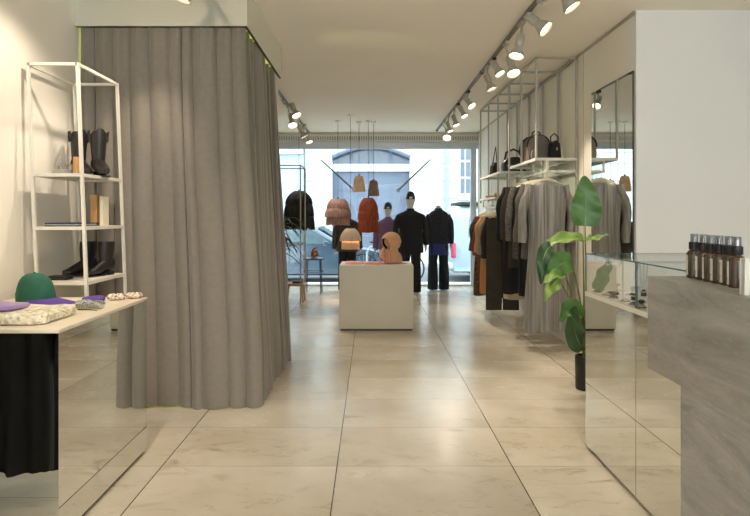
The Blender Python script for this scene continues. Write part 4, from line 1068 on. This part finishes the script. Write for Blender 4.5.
leaf(Q(566, 276, -.10), Q(544, 283, -.2), Q(555, 272, -.16), .11, M_L2, (0, -.6, .8), None, fold=.3)
leaf(Q(561, 284, -.1), Q(545, 302, -.18), Q(549, 283, -.15), .10, M_L2, (.1, -.85, .5), (-.02, -.02, .25), fold=.25)
leaf(Q(581, 318, -.06), Q(561, 322, -.18), Q(566, 298, -.12), .17, M_L1, (.2, -1, .3), (-.01, -.03, .25), fold=.25)
leaf(Q(583, 350, -.05), Q(575, 306, -.16), Q(570, 330, -.12), .17, M_L3, (-.3, -1, .1), (.0, -.03, .25), fold=.25)
leaf(Q(588, 350, -.05), Q(590, 300, -.14), Q(592, 325, -.12), .17, M_L3, (.2, -1, .1), (.01, -.03, .25), fold=.25)
leaf(Q(596, 290, .05), Q(612, 262, .12), Q(602, 270, .1), .14, M_L1, (.4, -1, .2), (.03, .02, .25), fold=.25)

# ------------------------------------------------------------------ mirror sided glass display cases
CX, CXR, CZ = 1.300, 1.93, .945
def case(label, y0, y1, divider):
    root = thing('display_case', label, 'display case', (CX, y0, 0), 'mirror sided glass display cases')
    def q(x, y, z): return Vector((x - CX, y - y0, z))
    MB().box(q(CX, y0, .02), q(CX + .008, y1 - .001, CZ - .025)).build('mirror_panel', M_MIRROR, root, False)
    b = MB(); b.box(q(CX + .008, y1 - .009, .02), q(CXR, y1 - .001, CZ - .025)); b.box(q(CX + .008, y0, .02), q(CXR, y0 + .008, CZ - .025)); b.box(q(CXR - .008, y0 + .008, .02), q(CXR, y1 - .009, CZ - .025)); b.build('back_panel', M_WHITE, root, False)
    MB().box(q(CX + .02, y0, 0), q(CXR - .02, y1 - .01, .02)).build('plinth', M_DARKGAP, root, False)
    MB().box(q(CX - .004, y0, CZ - .025), q(CXR, y1, CZ)).build('tray', M_WHITE, root, False)
    gt = CZ + .225
    for nm, a, c in (('glass_pane', (CX, y0 + .004, CZ), (CX + .006, y1 - .004, gt)), ('glass_pane', (CXR - .006, y0 + .004, CZ), (CXR, y1 - .004, gt)), ('glass_pane', (CX + .006, y1 - .01, CZ), (CXR - .006, y1 - .004, gt)), ('glass_pane', (CX + .006, y0 + .004, CZ), (CXR - .006, y0 + .01, gt)), ('glass_lid', (CX, y0 + .004, gt), (CXR, y1 - .004, gt + .006))):
        MB().box(q(*a), q(*c)).build(nm, M_CASE if nm == 'glass_pane' and a[0] == CX else M_GLASS, root, False)
    b = MB()
    for (x, y) in ((CX + .003, y0 + .006), (CX + .003, y1 - .006), (CXR - .003, y0 + .006), (CXR - .003, y1 - .006)): b.bar(q(x, y, CZ), q(x, y, gt + .006), .005)
    for a, c in (((CX + .002, y0 + .006), (CXR, y0 + .006)), ((CX + .002, y0 + .006), (CX + .002, y1 - .006)), ((CX, y1 - .006), (CXR, y1 - .006)), ((CXR, y0 + .006), (CXR, y1 - .006))): b.bar(q(*a, gt + .003), q(*c, gt + .003), .0065)
    b.build('glass_edge', M_EDGE, root, False)
    return root
M_CASE = glassmat('case_front_glass', (253, 254, 254), .10, 1.1)
M_EDGE = mat('green_glass_edge', (92, 118, 112), .2, var=.05)
case('mirror sided glass jewellery case standing beside the potted plant', 2.80, 3.455, True)
case('mirror sided glass jewellery case running behind the stone counter', 2.29, 2.797, False)
# jewellery
M_GOLD = mat('old_gold', (150, 120, 70), .3, metal=.9); M_ONYX = mat('onyx', (22, 22, 24), .2)
random.seed(21)
jp = [(1.40, 3.30), (1.47, 3.20), (1.42, 3.08), (1.52, 3.05), (1.40, 2.95), (1.55, 3.24), (1.62, 3.12), (1.50, 2.90), (1.62, 2.95), (1.68, 3.28), (1.72, 3.02)]
jn = ['farthest along the front glass', 'second row near the plant end', 'along the front glass, centre', 'middle of the tray', 'along the front glass, near the joint', 'behind the second row', 'right of the tray middle', 'near the joint, second row', 'near the joint, third row', 'back row by the plant', 'back row near the joint']
for i, (x, y) in enumerate(jp):
    k = i % 3
    if k == 0:
        r = thing('bracelet', f'black bangle in the jewellery case, {jn[i]}', 'bracelet', (x, y, CZ), 'jewellery in the glass case', random.random() * 3)
        b = MB(); b.tube([(math.cos(a) * .034, math.sin(a) * .028, .008) for a in [2 * PI * j / 24 for j in range(25)]], .007, 8); b.build('ring', M_ONYX, r); MB().ball((.034, 0, .01), .011, 10).build('stone', M_GOLD, r)
    elif k == 1:
        r = thing('earring', f'dark drop earring in the jewellery case, {jn[i]}', 'earring', (x, y, CZ), 'jewellery in the glass case', random.random() * 3)
        MB().ball((0, 0, .012), (.022, .016, .0115), 12).build('drop', M_ONYX, r); MB().tube([(.02, 0, .01), (.035, .006, .014), (.046, 0, .004)], .002, 6).build('hook', M_GOLD, r)
    else:
        r = thing('finger_ring', f'chunky ring on a small stand in the jewellery case, {jn[i]}', 'ring', (x, y, CZ), 'jewellery in the glass case', random.random() * 3)
        MB().lathe([(.016, 0), (.015, .02), (.009, .035), (.002, .038)], n=16).build('ring_stand', M_BLACK, r)
        b = MB(); b.tube([(math.cos(a) * .014, math.sin(a) * .014, .024) for a in [2 * PI * j / 20 for j in range(21)]], .004, 6); b.build('band', M_SILVER, r)
fr_pos = [(1.345, 3.39), (1.35, 3.27), (1.345, 3.16), (1.35, 3.03), (1.345, 2.92), (1.345, 2.84)]
fr_txt = ['first from the plant end', 'second from the plant end', 'third from the plant end', 'third from the joint', 'second from the joint', 'first from the joint']
for i, (x, y) in enumerate(fr_pos):
    nmx = 'silver brooch' if i % 2 else 'black pebble brooch'
    r = thing('brooch', f'{nmx} in the row along the front glass, {fr_txt[i]}', 'brooch', (x, y, CZ), 'brooches along the front glass', i * 1.3)
    MB().lathe([(.02, .001), (.023, .005), (.018, .012), (.006, .016), (.001, .017)], n=20).build('stone', M_SILVER if i % 2 else M_ONYX, r)
    MB().tube([(math.cos(a) * .024, math.sin(a) * .024, .004) for a in [2 * PI * j / 20 for j in range(21)]], .003, 6).build('rim', M_GOLD, r)
nk = thing('necklace_stand', 'arched dark jewellery bust with necklace in the glass case', 'stand', (1.74, 3.15, CZ))
MB().prism([(-.10, 0), (.10, 0), (.085, .06), (.05, .10), (0, .115), (-.05, .10), (-.085, .06)], 1, -.02, .02, .008, 2).build('stand_body', mat('dark_green_velvet', (52, 66, 52), .9, sheen=.4), nk)
MB().tube([(math.cos(a) * .07, -.026, .085 - math.sin(a) * .06) for a in [PI * j / 14 for j in range(15)]], .004, 6).build('necklace', M_GOLD, nk)

# ------------------------------------------------------------------ stone counter
KX, KY, KZ, KB = 1.10, 2.27, 1.161, .795
kt = thing('stone_counter', 'grey travertine sales counter with thick overhanging top at right', 'counter', (KX, KY, 0))
MB().box((0, -3.2, KB), (.62, 0, KZ), .004).build('counter_top', M_TRAV, kt)
MB().box((.006, -3.0, 0), (.56, 2.036 - KY, KB)).build('plinth', M_TRAV, kt, False)
M_AMBER = mat('amber_glass', (26, 17, 9), .08, var=.2, scale=26, rgb2=(96, 56, 18), coat=.6, spec=.7, stretch=(1, 1, .12))
M_LABEL = mat('paper_label', (222, 218, 206), .7, var=.03); M_COLLAR = mat('black_cap', (20, 21, 26), .3, var=.1)
def clearcap():
    m = glassmat('frosted_cap', (176, 182, 186), .22, .9); return m
M_CAPG = clearcap()
M_NOZ = mat('grey_nozzle', (110, 114, 118), .35)
M_TEXT = mat('label_print', (96, 92, 86), .8)
BY = [2.215, 2.145, 2.085, 2.025, 1.965, 1.905]; BPX = [693.5, 703.5, 710.5, 718.5, 726, 734]
root0 = None
ord6 = ['first from the far end, beside the wall', 'second from the far end of the row', 'third from the far end of the row', 'fourth from the far end of the row', 'second from the white card', 'nearest to the white card']
base_px = [688.5, 697.5, 704.5, 712.5, 721, 730.5]
bxs = [(683.5 + 705) / 2, (696 + 711) / 2, (703 + 719) / 2, (711.5 + 727) / 2, (720 + 738) / 2, (728.5 + 745) / 2]
def bottle():
    root = thing('spray_bottle', 'x', 'bottle', (0, 0, 0), 'amber spray bottles on the counter')
    MB().lathe([(.025, 0), (.0278, .003), (.0278, .088), (.026, .097), (.019, .105), (.0145, .108), (.0145, .114)], n=28).build('bottle_glass', M_AMBER, root)
    b = MB()
    a0, a1 = PI * .56, PI * 1.06
    b.sheet(lambda u, vv: Vector((math.cos(a0 + (a1 - a0) * u) * .0283, math.sin(a0 + (a1 - a0) * u) * .0283, .01 + .078 * vv)), 16, 2, .0004); lb = b.build('paper_label', M_LABEL, root)
    b = MB()
    for z, u0, u1 in ((.074, .3, .8), (.064, .38, .72), (.03, .25, .85), (.024, .25, .8), (.018, .25, .7)):
        b.sheet(lambda u, vv: Vector((math.cos(a0 + (a1 - a0) * (u0 + (u1 - u0) * u)) * .0289, math.sin(a0 + (a1 - a0) * (u0 + (u1 - u0) * u)) * .0289, z + .0022 * vv)), 8, 1, .0002)
    b.build('print', M_TEXT, lb)
    b = MB(); b.lathe([(.0185, .110), (.019, .112), (.019, .136), (.016, .139)], n=28); b.build('collar', M_COLLAR, root)
    MB().lathe([(.007, .139), (.0075, .15), (.0075, .162), (.004, .164)], n=14).build('nozzle', M_NOZ, root)
    b = MB(); b.lathe([(.0135, .1392), (.0135, .168), (.0125, .170)], n=24); b.build('clear_cap', M_CAPG, root)
    return root
b0 = bottle()
for i in range(6):
    y = BY[i]; o = b0 if i == 0 else copy_tree(b0)
    o.location = ((bxs[i] - VX) / F * y, y, KZ); o['label'] = f'amber spray bottle with black collar, {ord6[i]}'
    o.rotation_euler = (0, 0, .08 * math.sin(i * 2.2))
cd = thing('sample_card', 'white folded card at the right end of the bottle row', 'card', (1.125, 1.72, KZ), None, .0)
MB().prism([(-.0, 0), (.065, 0), (.062, .108), (.002, .108)], 1, -.003, .0).build('front_leaf', M_LABEL, cd, False)
MB().prism([(-.0, 0), (.065, 0), (.062, .108), (.002, .108)], 1, .018, .021).build('back_leaf', M_LABEL, cd, False)
MB().box((.002, -.003, .108), (.062, .021, .111)).build('fold', M_LABEL, cd, False)

# ------------------------------------------------------------------ black coats mirrored in the front of the left table
GC = 'black coats mirrored in the front of the left table'
lr = thing('wall_rail', 'rail on the left wall carrying the black coats mirrored in the table', 'rail', (-1.78, 1.45, 1.42))
b = MB(); b.tube([(0, 0, 0), (0, .75, 0)], .011, 10); b.build('rail_bar', M_WMETAL, lr)
for y in (.03, .72):
    b = MB(); b.tube([(-.36, y, 0), (0, y, 0)], .009, 8); b.build('bracket', M_WMETAL, lr)
for i, (x, y, hem, lb) in enumerate(((-1.80, 1.92, .12, 'longer black coat, right one in the mirror of the table front'), (-1.98, 2.06, .16, 'shorter black coat, left one in the mirror of the table front'))):
    garment('coat', lb, 'coat', GC, -1.76, y, 1.43, .05, M_BLK, hem, .21, .22, .05, .6, 8, .02, 50 + i, .06)
    hanger('cream hanger of the ' + lb.split(',')[0] + ' by the left wall', -1.76, y, 1.43, .05, GC + ' hangers')

# ------------------------------------------------------------------ the street outside
GZ = -.12
struct('pavement', MB().box((-14, YW + .06, GZ - .2), (16, 13.1, GZ)), mat('pavement_stone', (214, 214, 212), .8, var=.06, scale=3))
struct('street', MB().box((-14, 13.1, GZ - .35), (16, 18.2, GZ - .12)), mat('asphalt', (120, 122, 126), .9, var=.08, scale=6))
struct('far_pavement', MB().box((-14, 18.2, GZ - .3), (16, 20.05, GZ)), mat('pavement_far', (196, 196, 194), .8, var=.06, scale=3))
FY = 20.0
bd = thing('opposite_building', 'pale stucco building with arched gateway across the street', 'building', (0, FY, GZ))
M_STUC = mat('pale_stucco', (204, 212, 212), .85, var=.03, scale=1.5)
M_STUCB = mat('bluish_stucco', (168, 188, 200), .85, var=.03)
M_GATE = mat('grey_gate_paint', (98, 110, 128), .6, var=.05); M_STONEW = mat('white_stone_band', (196, 202, 208), .8, var=.03); M_DPANE = mat('window_pane_dark', (78, 92, 106), .12, var=.15, spec=.8)
def fz(py): return CH - (py - HY) / F * FY - GZ
def fx(px): return (px - VX) / F * FY
A0, A1 = fx(332), fx(410)
asp, atop = fz(157), fz(146.5)
wa_ = []
b = MB()
b.box((-14, 0, 0), (A0, .5, 9)); b.box((A1, 0, 0), (14, .5, 9))
poly = [(A0, 9), (A0, asp)] + [(A0 + (A1 - A0) * i / 20, asp + (atop - asp) * math.sin(PI * i / 20)) for i in range(1, 20)] + [(A1, asp), (A1, 9)]
b.prism(poly, 1, 0, .5)
b.build('wall', M_STUC, bd, False)
b = MB()
for zz in (152, 163.5, 181, 198, 214): b.box((-14, -.02, fz(zz) - .02), (A0 - .1, .0, fz(zz) + .012)); b.box((A1 + .1, -.02, fz(zz) - .02), (14, .0, fz(zz) + .012))
b.build('wall_joint', M_STUCB, bd, False)
b = MB(); q1 = [(A0 + (A1 - A0) * i / 24, asp + (atop - asp) * math.sin(PI * i / 24)) for i in range(25)]
b.tube([Vector((p[0], -.03, p[1])) for p in q1], .07, 6); b.build('arch_moulding', M_GATE, bd)
gt = MB().box((A0, .30, 0), (A1, .34, fz(171))).build('gate', M_GATE, bd, False)
b = MB()
for i in range(6): zz = .35 + i * .52; b.box((A0 + .06, .285, zz), (A1 - .06, .30, zz + .40))
b.box((-.02, .27, 0), (.02, .30, fz(171)))
b.build('gate_boards', M_GATE, gt, False)
MB().box((A0, .16, fz(171)), (A1, .34, fz(163.5))).build('transom_band', M_STONEW, bd, False)
fw = MB().prism([(A0, fz(163.5)), (A1, fz(163.5)), (A1, asp)] + [(A0 + (A1 - A0) * i / 20, asp + (atop - asp) * math.sin(PI * i / 20)) for i in range(19, 0, -1)] + [(A0, asp)], 1, .30, .34).build('fanlight_pane', M_DPANE, bd, False)
b = MB()
for px in (351, 371, 391): b.box((fx(px) - .05, .26, fz(163.5)), (fx(px) + .05, .30, atop - .03))
b.build('fanlight_bar', M_GATE, fw, False)
for wx0, wx1 in ((fx(459), fx(471.5)), (fx(500), fx(514))):
    wn_ = MB().box((wx0, -.03, fz(197)), (wx1, .0, fz(143))).build('window', M_STONEW, bd, False)
    b = MB()
    for i in range(2):
        for j in range(3):
            a = wx0 + .05 + i * (wx1 - wx0 - .06) / 2; z = fz(195) + .06 + j * (fz(145) - fz(195)) / 3
            b.box((a, -.045, z), (a + (wx1 - wx0) / 2 - .08, -.03, z + (fz(145) - fz(195)) / 3 - .08))
    b.build('pane', M_DPANE, wn_, False)
    MB().box((wx0 - .06, -.14, fz(200)), (wx1 + .06, 0, fz(197))).build('window_sill', M_STONEW, bd, False)
lw = MB().box((fx(268), -.25, 0), (fx(306), 0, 9)).build('pilaster', M_STUCB, bd, False)
MB().box((fx(266), -.45, fz(155)), (fx(304), -.25, fz(150))).build('cornice', M_STUC, lw, False)
dp = thing('downpipe', 'pale blue downpipe on the facade above the headless mannequin', 'pipe', (fx(446.5), FY - .08, GZ))
MB().tube([(0, 0, 0), (0, 0, 8.8)], .075, 12).build('pipe', mat('pipe_blue', (150, 186, 200), .5, var=.1, scale=4, stretch=(1, 1, 3)), dp)
for z in (1.5, 3.2, 4.9, 6.6):
    b = MB(); b.lathe([(.085, 0), (.095, .02), (.095, .06), (.085, .08)], (0, 0, z), 14); b.box((-.03, .05, z), (.03, .08, z + .06)); b.build('bracket', M_ALU, dp)
for lb, a, c in (('dark flagpole slanting down to the left pendant lamps', (321, 160), (354.5, 190.5)), ('dark flagpole slanting down towards the black capped mannequin', (430.5, 159.5), (398.5, 190))):
    pa, pb = P(*a, 18.9), P(*c, 19.95)
    r = thing('flagpole', lb, 'flagpole', pb, 'flagpoles beside the arched gateway')
    MB().tube([Vector((0, 0, 0)), pa - pb], [.035, .022], 8).build('pole', M_CHAR, r)
    MB().lathe([(.02, -.0), (.07, .0), (.07, .04), (.03, .06)], (0, .0, 0), 12, Matrix.Rotation(PI / 2, 3, 'X')).build('wall_plate', M_CHAR, r)
# car
def car(label, name, x0, y0, prof, glass, L_, W_, body, z0, wheels, wr, cat, facing=1):
    root = thing(name, label, cat, (x0, y0, z0))
    b = MB(); n = len(prof); rings = []
    for j, (yy, ins, top) in enumerate(((0, .10, .86), (.05, .03, .95), (.12, 0, 1), (W_ / 2, 0, 1.02), (W_ - .12, 0, 1), (W_ - .05, .03, .95), (W_, .10, .86))):
        cz = .55
        tumble = lambda z: 0.0
        rings.append([Vector((min(max(px, ins), L_ - ins), yy + (.16 * max(0, pz_ - .9) * (1 if yy < W_ / 2 else -1) * (1 if abs(yy - W_ / 2) > .1 else 0)), cz + (pz_ - cz) * top)) for px, pz_ in prof])
    b.rings(rings); b.build('body', body, root)
    for k, poly in enumerate(glass):
        cx = sum(p[0] for p in poly) / len(poly)
        for sgn, yy in ((1, 0), (-1, W_)):
            bm_ = MB(); V0 = []
            A_ = [Vector((p[0], yy + sgn * (.16 * max(0, p[1] - .9) - .004), p[1])) for p in poly]
            B_ = [v_ + Vector((0, sgn * .04, 0)) for v_ in A_]
            bm_.rings([A_, B_]); bm_.build('side_window', M_CARGL, root, False)
    for wx in wheels:
        for yy in (.10, W_ - .10):
            q = Matrix.Rotation(PI / 2, 3, 'X')
            w_ = MB().lathe([(wr * .55, -.1), (wr * .9, -.11), (wr, -.07), (wr, .07), (wr * .9, .11), (wr * .55, .1)], (wx, yy, wr), 28, q).build('wheel', M_BLACK, root)
            MB().lathe([(wr * .6, -.112), (wr * .3, -.10), (.03, -.115), (.03, .115), (wr * .3, .10), (wr * .6, .112)], (wx, yy, wr), 20, q).build('hubcap', M_ALU, w_)
    for yy, sg in ((-.09, 1), (W_ + .09, -1)):
        mxr = MB(); mxr.box((L_ * facing_mirror(name), yy - .07, .93), (L_ * facing_mirror(name) + .1, yy + .07, 1.05), .025); mxr.build('side_mirror', body, root)
    return root
def facing_mirror(n): return .64 if n == 'car' else .75
M_CARGL = mat('car_glass', (96, 116, 124), .06, var=.15, spec=.9)
M_CARB = mat('slate_blue_paint', (70, 92, 110), .25, var=.05, coat=.8); M_VAN = mat('white_van_paint', (168, 190, 200), .35, var=.03, coat=.4)
sed = [(0, .35), (.02, .78), (.25, .92), (.75, .98), (1.25, 1.36), (1.6, 1.43), (2.3, 1.42), (2.65, 1.34), (3.25, .98), (3.9, .88), (4.3, .76), (4.42, .55), (4.42, .32), (4.2, .22), (.2, .22)]
c = car('slate blue car parked outside the shop window at left', 'car', -3.95, 13.5, sed, [[(1.02, .98), (1.42, 1.33), (1.95, 1.36), (1.95, .98)], [(2.02, .98), (2.02, 1.36), (2.32, 1.35), (2.62, 1.27), (3.05, .98)]], 4.42, 1.75, M_CARB, GZ - .12, (.85, 3.5), .31, 'car')
MB().sheet(lambda u, vv: Vector((2.68 + .57 * vv, .25 + 1.25 * u, 1.375 - .37 * vv)), 2, 2, .02).build('windscreen', M_CARGL, c, False)
for yy in (.06, 1.5):
    MB().box((4.28, yy, .62), (4.44, yy + .2, .74), .03).build('headlamp', M_STONEW, c)
b = MB(); b.box((2.0, -.012, .45), (2.012, .0, .98)); b.box((1.8, -.03, .84), (1.95, -.0, .87), .005); b.build('door_handle', M_CARB, c)
vanp = [(0, .4), (-.0, 1.05), (.06, 1.75), (.2, 1.88), (3.3, 1.9), (3.7, 1.78), (4.3, 1.15), (4.9, 1.0), (5.0, .75), (5.0, .35), (4.8, .25), (.1, .25)]
vn = car('white van parked outside beside the headless mannequin', 'van', 1.93, 13.9, vanp, [[(.45, 1.12), (.5, 1.62), (1.5, 1.64), (1.5, 1.12)], [(3.0, 1.1), (3.0, 1.62), (3.5, 1.6), (4.0, 1.1)]], 5.0, 1.9, M_VAN, GZ - .12, (.95, 4.05), .33, 'van')
MB().box((.02, -.03, .62), (.14, .04, .98), .02).build('tail_lamp', mat('tail_lamp_red', (176, 60, 86), .25, var=.1), vn)
MB().box((-.05, .02, .34), (.25, 1.88, .5), .03).build('bumper', M_STONEW, vn)
rf = MB(); rf.box((.25, .15, 1.90), (1.9, 1.75, 1.99), .03); rf.build('roof_rack', M_CHAR, vn)
# bicycle stands and a bicycle outside behind the pedestal
for i, (px, lb) in enumerate(((377, 'steel hoop stand outside, left of the parked bicycle'), (398, 'steel hoop stand outside, right of the parked bicycle'))):
    r = thing('bicycle_stand', lb, 'bicycle stand', P(px, 0, 12.6).xy.to_3d() + Vector((0, 0, GZ)), 'steel bicycle stands outside')
    MB().tube([(-.22, 0, 0), (-.22, 0, .72), (-.15, 0, .84), (.15, 0, .84), (.22, 0, .72), (.22, 0, 0)], .025, 10).build('hoop', M_ALU, r)
bi = thing('bicycle', 'bicycle parked outside behind the hooded display bust', 'bicycle', Vector(((386 - VX) / F * 12.75, 12.75, GZ)))
for x in (-.5, .52):
    w_ = MB(); w_.tube([(x + math.cos(a) * .33, 0, .34 + math.sin(a) * .33) for a in [2 * PI * j / 32 for j in range(33)]], .018, 8); wh = w_.build('wheel', M_BLACK, bi)
    s_ = MB()
    for j in range(8): a = PI * j / 8; s_.tube([(x - math.cos(a) * .32, 0, .34 - math.sin(a) * .32), (x + math.cos(a) * .32, 0, .34 + math.sin(a) * .32)], .003, 5)
    s_.build('spokes', M_ALU, wh)
b = MB(); b.tube([(-.5, 0, .34), (-.08, 0, .3), (.36, 0, .78), (-.2, 0, .8), (-.08, 0, .3)], .018, 8); b.tube([(-.5, 0, .34), (-.2, 0, .8), (-.23, 0, .92)], .016, 8); b.tube([(.52, 0, .34), (.36, 0, .78), (.33, 0, .98)], .017, 8); b.build('frame', M_DBLUE, bi)
b = MB(); b.tube([(.28, -.26, .98), (.36, -.1, 1.0), (.34, 0, .99), (.36, .1, 1.0), (.28, .26, .98)], .014, 8); b.build('handlebar', M_BLACK, bi)
MB().ball((-.25, 0, .94), (.13, .06, .03), 12).build('saddle', M_BLACK, bi)

# ------------------------------------------------------------------ light and camera
W = bpy.data.worlds.new('World'); S.world = W; W.use_nodes = True
bg = W.node_tree.nodes['Background']; bg.inputs[0].default_value = (.88, .95, 1.0, 1); bg.inputs[1].default_value = 4.2
cam = bpy.data.cameras.new('Camera'); co = bpy.data.objects.new('Camera', cam); COL.objects.link(co)
co.location = (0, 0, CH); co.rotation_euler = (PI / 2, 0, 0)
cam.sensor_width = 36; cam.lens = F / 750 * 36; cam.shift_x = (375 - VX) / 750; cam.shift_y = (HY - 258) / 750; cam.clip_start = .05
S.camera = co
S.view_settings.view_transform = 'Standard'; S.view_settings.look = 'None'; S.view_settings.gamma = 1; S.view_settings.use_curve_mapping = False
S.view_settings.exposure = 0.3
cy = S.cycles
cy.use_denoising = True
try: cy.denoiser = 'OPENIMAGEDENOISE'
except Exception: pass
cy.max_bounces = 10; cy.diffuse_bounces = 5; cy.glossy_bounces = 6; cy.transparent_max_bounces = 16; cy.transmission_bounces = 4
cy.sample_clamp_indirect = 6.0; cy.caustics_reflective = True; cy.caustics_refractive = False; cy.blur_glossy = .5
